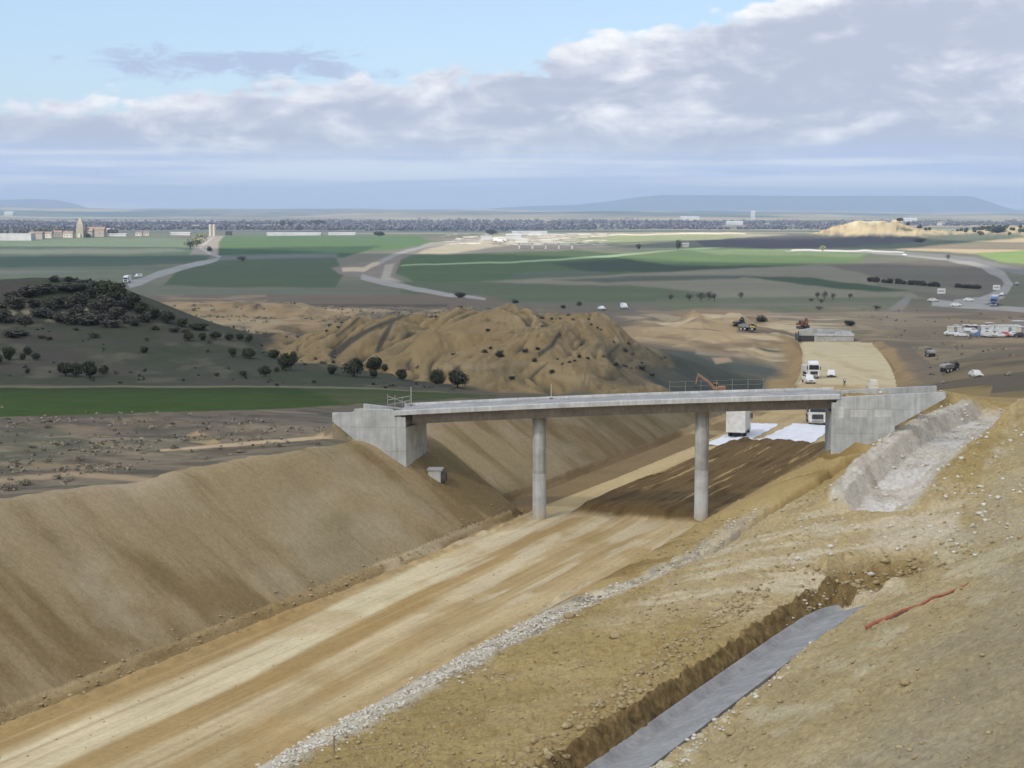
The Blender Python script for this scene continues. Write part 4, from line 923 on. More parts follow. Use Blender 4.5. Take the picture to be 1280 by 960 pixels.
for a0, a1, z0, z1 in ((28.1, 29.5, 10.3, 10.95), (30.2, 31.7, 10.35, 11.0), (27.0, 27.5, 10.2, 11.2)):
    MB().box(a0, a1, -NW - 0.006, -NW + 0.05, z0, z1).build('repair_patch', M_PATCH, ra)
for a0, a1, z0, z1 in ((-15.9, -13.9, 9.05, 9.17), (-14.75, -14.5, 7.3, 9.04)):
    MB().box(a0, a1, -NW - 0.006, -NW + 0.05, z0, z1).build('joint_strip', M_PIER, la)
# low concrete blocks at the foot of the far abutment wall
bx_, by_, bz_ = hit(546, 597)
kb = thing('concrete_block', 'small square concrete block at the foot of the bridge abutment with dark opening', 'concrete block', (bx_, by_, bz_), BA)
MB().box(-0.75, 0.45, -0.6, 0.6, -0.4, 0.75).build('block', M_CONC, kb, 0.03); MB().box(0.453, 0.9, -0.5, 0.5, -0.3, 0.5).build('opening', M_DARK, kb)
MB().box(-0.85, 0.6, -0.7, 0.7, 0.753, 0.9).build('cap', M_CONC, kb, 0.02)
# temporary rail, poles and formwork left on the deck
def on_deck(a, n): 
    x, y = B(a, n); return (x, y, ZD(a) - 0.09)
rl = thing('site_railing', 'thin temporary railing of posts and two ropes on the deck beside the excavator', 'railing', (B0[0], B0[1], 0), BA)
for k in range(7):
    a = 12.0 + k * 1.45; MB().cyl((a, W2 - 0.2, ZD(a) - 0.05), (a, W2 - 0.2, ZD(a) + 1.05), 0.018, n=6).build('post', M_GREY, rl)
for dz in (0.55, 1.0):
    MB().tube([(12.0 + i * 0.4, W2 - 0.2, ZD(12 + i * 0.4) + dz - 0.05 * abs(math.sin(i * 0.87))) for i in range(23)], 0.01, 5).build('rope', M_GREY, rl)
for u, h, lb in ((513.5, 1.75, 'thin pale pole standing upright at the wing wall end of the bridge deck'), (690, 1.4, 'thin pale pole standing upright on mid deck above the first round pier')):
    a = (u - 640) / F * 150.8 - B0[0] - 0.3; n = W2 - 0.6
    x, y = B(a, n); o = thing('marker_pole', lb, 'pole', (x, y, ZD(a) - 0.13))
    MB().cyl((0, 0, 0), (0, 0, h), 0.03, n=8).build('shaft', M_PLASTER, o); MB().box(-0.15, 0.15, -0.15, 0.15, 0, 0.06).build('foot_plate', M_DARK, o)
x, y = B(-13.6, 2.0); fw = thing('scaffold_frame', 'low dark scaffold frame with crossed bars standing by the bridge end', 'scaffold', (x, y, h1(x, y)), BA)
for k in range(4):
    MB().cyl((-1 + k * 0.7, 0, 0), (-1 + k * 0.7, 0, 1.5 - 0.12 * k), 0.035, n=6).build('post', M_GREY, fw)
for a_, b_ in (((-1, 0, 0.9), (1.1, 0, 1.3)), ((-1, 0, 1.3), (1.1, 0, 0.5)), ((-1, 0, 0.4), (1.1, 0, 0.9))): MB().cyl(a_, b_, 0.04, n=6).build('brace', M_GREY, fw)

# ------------------------------------------------------------------ drains
def pl_at(P, s):
    d = np.hypot(*np.diff(P, axis=0).T); c = np.r_[0, np.cumsum(d)]; s = min(max(s, 0), c[-1]); i = min(np.searchsorted(c, s, 'right') - 1, len(d) - 1)
    t = (P[i + 1] - P[i]) / d[i]; return P[i] + t * (s - c[i]), t
dl_ = np.hypot(*np.diff(DITCH, axis=0).T).sum()
dr = thing('lined_ditch', 'smooth grey concrete ditch lining running along the cloddy earth bench', 'drainage ditch')
npan = 14
for k in range(npan):
    r = []
    for i in range(9):
        s = (dl_ - 0.9) * (k + i / 8 * 0.9985) / npan; p, t = pl_at(DITCH, s); nn = np.array([t[1], -t[0]]); z = np.interp(s, [0, 20, 60, dl_], [2.3, 2.5, 2.8, 3.2])
        w_ = 1 - 0.1 * sst(dl_ - 6, dl_, s)
        sec = [(-1.72, -0.62), (-1.62, -0.62), (-1.1, -0.94), (1.5 * w_, 0.06), (1.78 * w_, 0.07), (1.78 * w_, -0.25), (1.5 * w_, -0.14), (-1.1, -1.12), (-1.62, -0.82), (-1.72, -0.82)]
        r.append([(p[0] + nn[0] * o_, p[1] + nn[1] * o_, z + q) for o_, q in sec])
    MB().loft(r).build('panel', concrete('ditch_concrete', (0.29, 0.285, 0.275)) if k == 0 else bpy.data.materials['ditch_concrete'], dr)
# two sheets of white fabric on the road bed
def sheet(poly, name, label):
    """quad given by its corners in road coordinates, draped on the bed"""
    (t0, a0, b0), (t1, a1, b1) = poly; nu, nv = 60, 26; v = []
    for i in range(nu + 1):
        t = t0 + (t1 - t0) * i / nu
        for j in range(nv + 1):
            o = (a0 + (a1 - a0) * i / nu) + ((b0 + (b1 - b0) * i / nu) - (a0 + (a1 - a0) * i / nu)) * j / nv
            x, y = RR(t + 0.25 * math.sin(j * 0.9), o + 0.12 * math.sin(i * 0.5)); v.append((x, y, 0))
    v = np.array(v); z = height(v[:, 0], v[:, 1]) + 0.07 + 0.03 * vnoise(v[:, 0] * 0.8, v[:, 1] * 0.8, 9)
    v[:, 2] = z; top = v.copy(); bot = v.copy(); bot[:, 2] -= 0.05
    r = []; row = lambda V_, i: [tuple(p) for p in V_[i * (nv + 1):(i + 1) * (nv + 1)]]
    for i in range(nu + 1): r.append(row(top, i) + row(bot, i)[::-1])
    o = MB().loft(r, smooth=True).build(name, M_CLOTH); tag(o, label, 'fabric sheet'); return o
sheet(((199, -7.3, -2.9), (226, -7.3, -2.9)), 'geotextile_sheet', 'narrow white fabric sheet on the road bed under the pale box truck')
sheet(((202, -2.2, 5.2), (228, -1.2, 4.8)), 'geotextile_sheet', 'wide white fabric sheet on the road bed beside the brown fill')

# ------------------------------------------------------------------ loose stones (nobody could count them)
def icos(sub=1):
    bm = bmesh.new(); bmesh.ops.create_icosphere(bm, subdivisions=sub, radius=1); v = np.array([p.co[:] for p in bm.verts]); f = [tuple(q.index for q in g.verts) for g in bm.faces]; bm.free(); return v, f
IV, IF = icos(1)
def scatter(name, P, R, m, label, flat=0.6, sink=0.25):
    P = np.array(P); n = len(P); IFa = np.array(IF)
    jit = 1 + 0.34 * (rng.random((n, len(IV), 1)) - 0.5) * 2
    sc = np.stack([rng.uniform(0.7, 1.4, n), rng.uniform(0.7, 1.4, n), rng.uniform(0.8, 1.2, n) * flat], -1)
    V = IV[None] * jit * sc[:, None] * np.array(R)[:, None, None]
    th = rng.uniform(0, 6.28, n); c, s = np.cos(th)[:, None], np.sin(th)[:, None]
    X = V[..., 0] * c - V[..., 1] * s + P[:, None, 0]; Y = V[..., 0] * s + V[..., 1] * c + P[:, None, 1]; Z = V[..., 2] + P[:, None, 2] + (np.array(R) * flat * (1 - 2 * sink))[:, None]
    VV_ = np.stack([X, Y, Z], -1).reshape(-1, 3); FF = (IFa[None] + (np.arange(n) * len(IV))[:, None, None]).reshape(-1, 3)
    me = bpy.data.meshes.new(name); me.vertices.add(len(VV_)); me.vertices.foreach_set('co', VV_.astype(np.float32).ravel()); k = len(FF)
    me.loops.add(k * 3); me.loops.foreach_set('vertex_index', FF.astype(np.int32).ravel()); me.polygons.add(k)
    me.polygons.foreach_set('loop_start', np.arange(0, 3 * k, 3, dtype=np.int32)); me.polygons.foreach_set('loop_total', np.full(k, 3, np.int32)); me.update(); me.validate()
    me.materials.append(m); o = bpy.data.objects.new(name, me); col.objects.link(o); return tag(o, label, name.split('_')[-1], kind='stuff')
def road_pts(n, t0, t1, o0, o1, dens=None):
    t = rng.uniform(t0, t1, n); o = rng.uniform(o0, o1, n)
    if dens is not None: k = dens(t, o) > rng.random(n); t, o = t[k], o[k]
    dx = XC(t, 1); q = np.sqrt(1 + dx * dx); x = XC(t) + o / q; y = t - o * dx / q
    k = y > 18; x, y = x[k], y[k]; return np.c_[x, y, height(x, y)]
P = road_pts(26000, 58, 140, 8.5, 18, lambda t, o: np.exp(-((o - strip_o(t) - 0.3 * np.sin(t * 0.4) - 0.25 * fbm(t / 2, o * 0, 2, 210)) / (1.05 + 0.6 * fbm(t / 4, o * 0, 2, 211))) ** 2) * (1 - 0.85 * sst(108, 130, t))); scatter('gutter_rubble', P, 0.03 + 0.11 * rng.random(len(P)) ** 2, M_ROCK, 'strip of broken white stones along the edge of the road bed')
P = road_pts(6800, 60, 140, 11, 24.5, lambda t, o: 0.25 + 0.6 * (fbm(t / 3, o / 3, 2, 200) > 0.1)); r_ = 0.03 + 0.12 * rng.random(len(P)) ** 3; scatter('bench_clods', P, r_, M_CLOD, 'loose earth clods strewn over the bench')
P = road_pts(9500, 48, 150, 31, 56, lambda t, o: 0.5 + 0 * t); r_ = 0.025 + 0.11 * rng.random(len(P)) ** 4; scatter('slope_gravel', P, r_, M_CLOD, 'gravel and small stones on the bare slope')
P = road_pts(2600, 60, 120, 27.3, 31.5, lambda t, o: 0.6 + 0 * t); r_ = 0.03 + 0.12 * rng.random(len(P)) ** 3; scatter('verge_rubble', P, r_, M_ROCK, 'pale broken stones beside the concrete ditch')
P = road_pts(1200, 60, 118, 22.6, 25.0, lambda t, o: 0.7 + 0 * t); r_ = 0.05 + 0.2 * rng.random(len(P)) ** 3; scatter('bank_clods', P, r_, M_CLOD, 'crumbled earth clods along the top of the ditch bank')
P = road_pts(5000, 55, 150, -9, 9, lambda t, o: 0.15 + 0.85 * (np.exp(-((o + 8) / 1.2) ** 2) + np.exp(-((o - 7.6) / 1.3) ** 2) + 0.35 * (fbm(t / 6, o / 1.2, 2, 230) > 0.2))); r_ = 0.015 + 0.06 * rng.random(len(P)) ** 4; scatter('road_gravel', P, r_, M_CLOD, 'loose gravel and small clods scattered on the road bed')
P = road_pts(1400, 122, 175, 22, 40, lambda t, o: 0.6 + 0 * t); r_ = 0.05 + 0.2 * rng.random(len(P)) ** 3; scatter('channel_rubble', P, r_, M_ROCK, 'pale stones on the slopes of the stony channel')
P = road_pts(1500, 70, 148, -10.6, -8.0, lambda t, o: np.exp(-((o + 8.9) / 0.8) ** 2)); r_ = 0.03 + 0.14 * rng.random(len(P)) ** 3; scatter('toe_clods', P, r_, M_CLOD, 'earth clods along the foot of the cut slope')
# spoil around the hollow at the end of the ditch
hx, hy = at(1098, 716, 3.6); q = rng.normal(0, 1, (170, 2)) * (3.4, 2.0) + (hx, hy); P = np.c_[q, height(q[:, 0], q[:, 1])]; scatter('spoil_clods', P, 0.08 + 0.22 * rng.random(len(P)) ** 2, M_CLOD, 'lumps of dug earth around the hollow at the ditch end')
# boulders one can tell apart on the bench
def boulder(u, v, r, label, m=None):
    x, y, z = hit(u, v); V = IV2 * (1 + 0.3 * (rng.random((len(IV2), 1)) - 0.5)) * np.array([r * 1.25, r, r * 0.75])
    o = MB().add(V + np.array([0, 0, r * 0.35]), IF2, True).build('earth_lump', m or M_CLOD, None, loc=(x, y, z)); tag(o, label, 'earth lump')
IV2, IF2 = icos(2)
for u, v, r, lb in ((638, 853, 0.26, 'brown earth lump lying on the bench beside the white stone strip'), (769, 797, 0.3, 'larger lump of earth halfway along the cloddy bench'), (712, 772, 0.35, 'earth heap at the edge of the white stone strip'),
                    (1131, 855, 0.2, 'dark stone lying low on the bare slope above the lined ditch'), (1077, 864, 0.13, 'small dark stone on the bare slope below the larger dark stone'), (913, 917, 0.24, 'dark stone beside the lower part of the concrete ditch')):
    boulder(u, v, r, lb)
# wooden stake beside the stone strip
x, y, z = hit(418, 945); st = thing('wooden_stake', 'short wooden survey stake standing beside the white stone strip', 'stake', (x, y, z))
MB().box(-0.05, 0.05, -0.04, 0.04, -0.2, 1.08).build('shaft', M_WOOD, st, 0.01); MB().box(-0.06, 0.06, -0.05, 0.05, 1.083, 1.14).build('tip', M_PLASTER, st)
# rust red crumpled pipe lying down the slope
pp = []
for i, (u, v) in enumerate([(1082, 787), (1094, 781), (1106, 775.5), (1118, 770.5), (1130, 765.5), (1142, 761), (1154, 756.5), (1166, 751), (1178, 745.5), (1190, 741), (1202, 736), (1214, 730)]):
    x, y, z = hit(u, v); pp.append((x, y, z + 0.09 + (0.10 if i == 7 else 0.02 * math.sin(i * 2.1))))
ph = thing('drain_hose', 'crumpled rust red drain hose lying across the bare slope', 'hose')
def smooth_path(P, n=5):
    P = [Vector(p) for p in P]; out = []
    for i in range(len(P) - 1):
        p0, p1, p2, p3 = P[max(i - 1, 0)], P[i], P[i + 1], P[min(i + 2, len(P) - 1)]
        for k in range(n):
            t = k / n; out.append(0.5 * ((2 * p1) + (p2 - p0) * t + (2 * p0 - 5 * p1 + 4 * p2 - p3) * t * t + (3 * p1 - p0 - 3 * p2 + p3) * t ** 3))
    return out + [P[-1]]
sp = smooth_path(pp); M_HOSE = noisy('rust_hose', (0.20, 0.065, 0.035), (0.36, 0.13, 0.075), 3, 0.7)
MB().tube(sp, [0.13 - 0.07 * i / len(sp) + 0.012 * math.sin(i * 1.7) for i in range(len(sp))], 9).build('tube', M_HOSE, ph)
MB().tube([Vector(p) + Vector((0.16, -0.1, -0.05 + 0.05 * math.sin(i))) for i, p in enumerate(sp[4:34])], 0.07, 7).build('cord', M_HOSE, ph)
MB().tube([Vector(p) + Vector((0.1, -0.26, -0.07)) for p in sp[0:22]], 0.10, 7).build('sleeve', M_DARK, ph)

# ------------------------------------------------------------------ vehicles (front towards -Y in their own space)
def wheel(parent, x, y, r, w, rim=True):
    s = 1 if x > 0 else -1
    t = MB().cyl((x - w / 2, y, r), (x + w / 2, y, r), r, n=18).build('wheel', M_TYRE, parent)
    if rim: MB().cyl((x + s * w * 0.3, y, r), (x + s * (w / 2 + 0.015), y, r), r * 0.58, n=14).build('rim', M_RIM, t)
def car(label, u=None, v=None, rz=0.0, paint_=None, kind='car', pos=None, group=None, van=False, pick=False, dmin=0):
    x, y, z = hit(u, v, dmin) if pos is None else pos
    c = thing('pickup_truck' if pick else ('van' if van else 'car'), label, kind, (x, y, z), rz, group); m = paint_ or M_WHITE
    if van: body = [(-2.4, 0.35), (-2.45, 0.95), (-1.6, 1.15), (2.4, 1.15), (2.45, 0.35)]; cab = [(-1.75, 1.15), (-0.9, 2.1), (2.35, 2.15), (2.42, 1.15)]; gl = [(-1.62, 1.2), (-0.95, 1.95), (0.3, 1.97), (0.3, 1.2)]
    elif pick: body = [(-2.5, 0.45), (-2.55, 0.95), (-1.3, 1.12), (0.75, 1.12), (0.8, 1.1), (2.5, 1.1), (2.5, 0.45)]; cab = [(-1.35, 1.12), (-0.75, 1.78), (0.5, 1.8), (0.75, 1.12)]; gl = [(-1.2, 1.16), (-0.72, 1.7), (0.42, 1.7), (0.62, 1.16)]
    else: body = [(-2.05, 0.3), (-2.1, 0.72), (-1.1, 0.95), (1.6, 0.98), (2.05, 0.85), (2.05, 0.3)]; cab = [(-1.15, 0.95), (-0.45, 1.44), (0.9, 1.46), (1.65, 0.97)]; gl = [(-0.98, 1.0), (-0.42, 1.37), (0.85, 1.38), (1.42, 1.0)]
    MB().prism(body, -0.88, 0.88).build('body', m, c, 0.06)
    cb = MB().loft([[(sx * (0.84 if q[1] < 1.2 * (1.0 if not van else 1.1) else 0.68), q[0], q[1]) for q in cab] for sx in (-1, 1)]).build('cabin', m, c, 0.04)
    MB().loft([[(sx * 0.80 if q[1] < 1.25 else sx * 0.70, q[0] , q[1]) for q in gl] for sx in (-1.02, 1.02)]).build('side_windows', M_GLASS, c)
    f0, f1 = cab[0], cab[1]
    MB().add([(-0.7, f0[0] - 0.01 + 0.08, f0[1] + 0.05), (0.7, f0[0] - 0.01 + 0.08, f0[1] + 0.05), (0.6, f1[0] - 0.03, f1[1] - 0.06), (-0.6, f1[0] - 0.03, f1[1] - 0.06),
              (-0.7, f0[0] + 0.12, f0[1] + 0.05), (0.7, f0[0] + 0.12, f0[1] + 0.05), (0.6, f1[0] + 0.02, f1[1] - 0.06), (-0.6, f1[0] + 0.02, f1[1] - 0.06)],
             [(0, 1, 2, 3), (7, 6, 5, 4), (0, 4, 5, 1), (1, 5, 6, 2), (2, 6, 7, 3), (3, 7, 4, 0)]).build('windscreen', M_GLASS, c)
    y0 = body[1][0]; zz = body[1][1]
    for sx in (-1, 1): MB().box(sx * 0.66 - 0.16, sx * 0.66 + 0.16, y0 - 0.02, y0 + 0.1, zz - 0.22, zz - 0.07).build('headlight', M_LAMP, c)
    MB().box(-0.4, 0.4, y0 - 0.025, y0 + 0.08, zz - 0.26, zz - 0.1).build('grille', M_DARK, c); MB().box(-0.86, 0.86, y0 - 0.04, y0 + 0.12, 0.28, 0.42).build('bumper', M_DARK, c)
    r = 0.36 if (van or pick) else 0.31
    for sx in (-1, 1):
        for yy in (body[0][0] + 0.75, body[-1][0] - 0.8): wheel(c, sx * 0.8, yy, r, 0.22)
    return c
def truck(label, u, v, rz=0.0, m=None, body=None, pos=None, box=None, group=None, dark=False, dmin=0):
    x, y, z = hit(u, v, dmin) if pos is None else pos; m = m or M_WHITE
    c = thing('truck', label, 'truck', (x, y, z), rz, group)
    cab = MB().prism([(-1.1, 0.55), (-1.15, 1.9), (-0.95, 3.1), (1.0, 3.25), (1.0, 0.55)], -1.22, 1.22).build('cab', m, c, 0.08)
    MB().prism([(-0.9, 3.12), (-0.1, 3.75), (0.95, 3.75), (0.95, 3.27)], -1.1, 1.1).build('roof_fairing', m, cab, 0.06)
    MB().add([(-1.08, -1.165, 1.98), (1.08, -1.165, 1.98), (1.02, -0.985, 2.95), (-1.02, -0.985, 2.95), (-1.08, -1.05, 1.98), (1.08, -1.05, 1.98), (1.02, -0.9, 2.95), (-1.02, -0.9, 2.95)],
             [(0, 1, 2, 3), (7, 6, 5, 4), (0, 4, 5, 1), (1, 5, 6, 2), (2, 6, 7, 3), (3, 7, 4, 0)]).build('windscreen', M_GLASS, cab)
    MB().box(-0.8, 0.8, -1.17, -1.0, 0.95, 1.65).build('grille', M_DARK, cab); MB().box(-1.22, 1.22, -1.22, -0.95, 0.42, 0.8).build('bumper', M_GREY if not dark else M_DARK, cab)
    for sx in (-1, 1):
        MB().box(sx * 1.0 - 0.16, sx * 1.0 + 0.16, -1.235, -1.1, 0.62, 0.82).build('headlight', M_LAMP, cab); MB().box(sx * 1.38 - 0.1, sx * 1.38 + 0.1, -1.05, -0.95, 1.95, 2.6).build('mirror', M_DARK, cab)
        MB().box(sx * 1.225 - 0.012, sx * 1.225 + 0.012, -0.7, 0.3, 1.95, 2.75).build('side_window', M_GLASS, cab)
        for yy in (-0.1, 3.4, 4.75): wheel(c, sx * 1.0, yy, 0.52, 0.34)
    MB().box(-0.5, 0.5, 0.9, 6.2, 0.6, 0.9).build('chassis', M_DARK, c)
    if box == 'tipper': MB().prism([(1.35, 1.1), (1.2, 2.5), (6.4, 2.4), (6.7, 1.25)], -1.2, 1.2).build('tipper_body', body or M_GREY, c, 0.05)
    else:
        bx = MB().box(-1.27, 1.27, 1.3, 7.2 if box != 'long' else 12.5, 1.0, 3.9).build('box_body', body or M_WHITE, c, 0.05)
        if box == 'long':
            for sx in (-1, 1):
                for yy in (9.6, 10.9): wheel(c, sx * 1.0, yy, 0.52, 0.34)
    return c
def excavator(label, u, v, rz, m, boom=True, pos=None, sc=1.0, arm_pts=None):
    x, y, z = hit(u, v) if pos is None else pos
    c = thing('excavator', label, 'excavator', (x, y, z), rz); c.scale = (sc,) * 3
    for sx in (-1, 1):
        MB().prism([(-1.9, 0.25), (-1.6, 0.0), (1.6, 0.0), (1.9, 0.25), (1.9, 0.65), (1.6, 0.9), (-1.6, 0.9), (-1.9, 0.65)], sx * 1.2 - 0.28, sx * 1.2 + 0.28).build('track', M_DARK, c, 0.04)
    MB().cyl((0, 0, 0.6), (0, 0, 1.15), 0.7, n=20).build('turntable', M_DARK, c)
    MB().prism([(-1.4, 1.15), (-1.4, 1.9), (0.4, 2.05), (2.1, 2.1), (2.3, 1.7), (2.2, 1.15)], -1.3, 1.3).build('engine_deck', m, c, 0.08)
    cb = MB().prism([(-1.5, 1.3), (-1.6, 2.2), (-1.2, 2.95), (0.2, 2.95), (0.3, 1.3)], -1.35, -0.35).build('cab', m, c, 0.05)
    MB().prism([(-1.42, 1.7), (-1.5, 2.2), (-1.15, 2.8), (0.1, 2.8), (0.15, 1.8)], -1.362, -0.338).build('cab_window', M_GLASS, cb)
    if boom:
        P = arm_pts or [(-1.0, 1.7), (-2.6, 4.6), (-4.6, 5.0), (-6.6, 2.4), (-6.0, 0.9)]
        def limb(pts, w0, w1, name, par):
            k = len(pts); up = []; dn = []
            for i, p in enumerate(pts):
                a = Vector(pts[max(i - 1, 0)]); b = Vector(pts[min(i + 1, k - 1)]); d = (b - a).normalized(); n = Vector((-d.y, d.x)); w = w0 + (w1 - w0) * i / (k - 1)
                up.append(Vector(p) + n * w); dn.append(Vector(p) - n * w)
            return MB().prism([tuple(q) for q in up + dn[::-1]], -0.05 if par is None else 0.0, 0.45).build(name, m, c, 0.03)
        limb([P[0], ((P[0][0] + P[1][0]) / 2 - 0.15, (P[0][1] + P[1][1]) / 2 + 0.25), P[1], P[2]], 0.34, 0.26, 'boom', 1)
        limb([P[2], P[3]], 0.28, 0.17, 'arm', 1)
        q = P[3]; bk = MB().prism([(q[0] + 0.1, q[1]), (q[0] - 0.55, q[1] - 0.35), (q[0] - 0.3, q[1] - 1.15), (q[0] + 0.45, q[1] - 1.3), (q[0] + 0.8, q[1] - 0.75), (q[0] + 0.25, q[1] - 0.85)], -0.35, 0.8).build('bucket', M_DARK, c, 0.03)
        MB().cyl((0.22, P[0][0] - 0.3, P[0][1] - 0.2), (0.22, P[1][0] + 0.3, P[1][1] - 0.6), 0.09, n=8).build('ram', M_RIM, c); MB().cyl((0.22, P[1][0], P[1][1] + 0.35), (0.22, P[2][0] - 0.2, P[2][1] + 0.45), 0.08, n=8).build('ram', M_RIM, c)
    return c
def dumper(label, u, v, rz, m, group=None, sc=1.0, dmin=0):
    """articulated earth mover, seen from behind"""
    x, y, z = hit(u, v, dmin); c = thing('dump_truck', label, 'dump truck', (x, y, z), rz, group); c.scale = (sc,) * 3
    MB().prism([(-3.6, 1.2), (-3.7, 2.6), (-2.2, 3.2), (-1.6, 3.2), (-1.5, 1.2)], -1.2, 1.2).build('cab', m, c, 0.06)
    MB().prism([(-3.74, 2.1), (-3.6, 2.6), (-2.9, 2.98), (-1.9, 3.05), (-1.8, 2.2)], -1.21, 1.21).build('cab_window', M_GLASS, c)
    MB().loft([[(-1.1, -1.2, 1.3), (1.1, -1.2, 1.3), (1.45, -1.2, 2.8), (-1.45, -1.2, 2.8)], [(-1.1, 2.6, 1.2), (1.1, 2.6, 1.2), (1.45, 2.6, 2.7), (-1.45, 2.6, 2.7)], [(-1.0, 3.6, 1.75), (1.0, 3.6, 1.75), (1.4, 3.6, 2.5), (-1.4, 3.6, 2.5)]]).build('tipper_body', M_GREY, c, 0.05)
    MB().box(-0.5, 0.5, -3.4, 3.2, 0.75, 1.18).build('chassis', M_DARK, c)
    for sx in (-1, 1):
        for yy in (-2.6, 0.6, 2.3): wheel(c, sx * 1.12, yy, 0.78, 0.55)
    return c

truck('white lorry with dark windscreen parked on the pale road beyond the bridge', 1016, 473, 0.02, box='tipper', body=M_DUSTY)
car('white pickup parked in front of the white lorry', 1010.5, 479, 0.05, pick=True, kind='pickup')
car('white car parked beside the white lorry, its bonnet towards us', 1039, 471, -0.2)
truck('grey tipper lorry driving towards us below the bridge deck beside the abutment', 1021, 531, -0.1, m=M_DUSTY, body=M_GREY, box='tipper')
truck('pale box truck seen from behind on the white fabric sheet under the bridge', 926, 541, math.pi - 0.24, m=M_DUSTY, body=M_DUSTY)
car('white car with dark roof half hidden behind the bridge deck', 975.5, 497, 0.1, paint_=M_WHITE)
car('small cream van parked alone on the brown ground behind the abutment', 1090.5, 488, math.pi - 0.1, van=True, dmin=230, kind='van', paint_=noisy('cream_paint', (0.55, 0.52, 0.42), (0.7, 0.67, 0.56), 2, 0.5))
car('small pale car with light roof on the tan flat above the stony channel', 1219.5, 479.5, 0.1, paint_=M_DUSTY, dmin=250).scale = (0.75,) * 3
excavator('orange excavator with raised bent arm working behind the bridge deck', 897, 492, math.radians(-96), M_ORANGE, sc=0.68, arm_pts=[(-1.0, 1.7), (-2.7, 3.4), (-5.6, 5.3), (-6.2, 2.6), (-6.0, 0.9)])
excavator('rust brown excavator standing beyond the concrete underpass', 1003, 411, math.radians(20), M_RUST, sc=0.9, arm_pts=[(-1.0, 1.7), (-1.8, 3.9), (-2.6, 3.4), (-3.2, 1.5), (-3, 0.9)])
dumper('dusty yellow dump truck on the brown mound, seen from the side', 934, 413, math.radians(62), M_YELLOW, sc=0.7)
excavator('dark digger beside the dusty yellow dump truck', 923, 408, math.radians(130), M_DARK, sc=0.7, arm_pts=[(-1.0, 1.7), (-2, 3.6), (-3.2, 3.2), (-3.9, 1.5), (-3.4, 0.9)])
dumper('grey dump truck with brown wheels driving on the dark verge, seen from behind', 1162.5, 446, math.pi, M_DARK, sc=0.62)
dumper('low dark earth mover with big tyres standing near the pale car', 1186.5, 465, math.radians(125), M_DARK, sc=0.6, dmin=230)

# ------------------------------------------------------------------ concrete underpass on the road
ux, uy, uz = hit(1034, 427)
up = thing('concrete_underpass', 'low grey concrete underpass with sloping wing walls at the far end of the road bed', 'underpass', (ux, uy, uz), math.radians(-4))
K = 1 / F * uy
MB().prism([(-38 * K, 0.0), (-38 * K, 2.3), (-30 * K, 3.3), (-12 * K, 1.9), (-12 * K, 0.0)], -0.0, 0.5, 'y').build('wing_wall', M_CONC, up)
MB().box(-35 * K, -16 * K, -0.06, -0.003, 0, 1.7).build('opening', M_DARK, up)
MB().box(-12 * K, 33 * K, 0.4, 0.9, 0.0, 1.5).build('front_wall', M_CONC, up); MB().box(-14 * K, 34 * K, 0.2, 4.5, 1.5, 2.0).build('roof_slab', M_FASCIA, up, 0.05)
MB().prism([(-36 * K, 2.6), (-20 * K, 3.5), (33 * K, 2.9), (34 * K, 2.3), (-12 * K, 2.1)], 5.0, 5.6, 'y').build('back_wall', M_CONC, up)
MB().prism([(10 * K, 2.003), (14 * K, 2.6), (30 * K, 2.6), (36 * K, 2.003)], 1.0, 3.2, 'y').build('parapet', M_FASCIA, up)
for k in range(2): MB().box((-40 + 3 * k) * K, (-38.6 + 3 * k) * K, -0.8, -0.3, 0, 2.6 + k * 0.4).build('post', M_DARK, up)

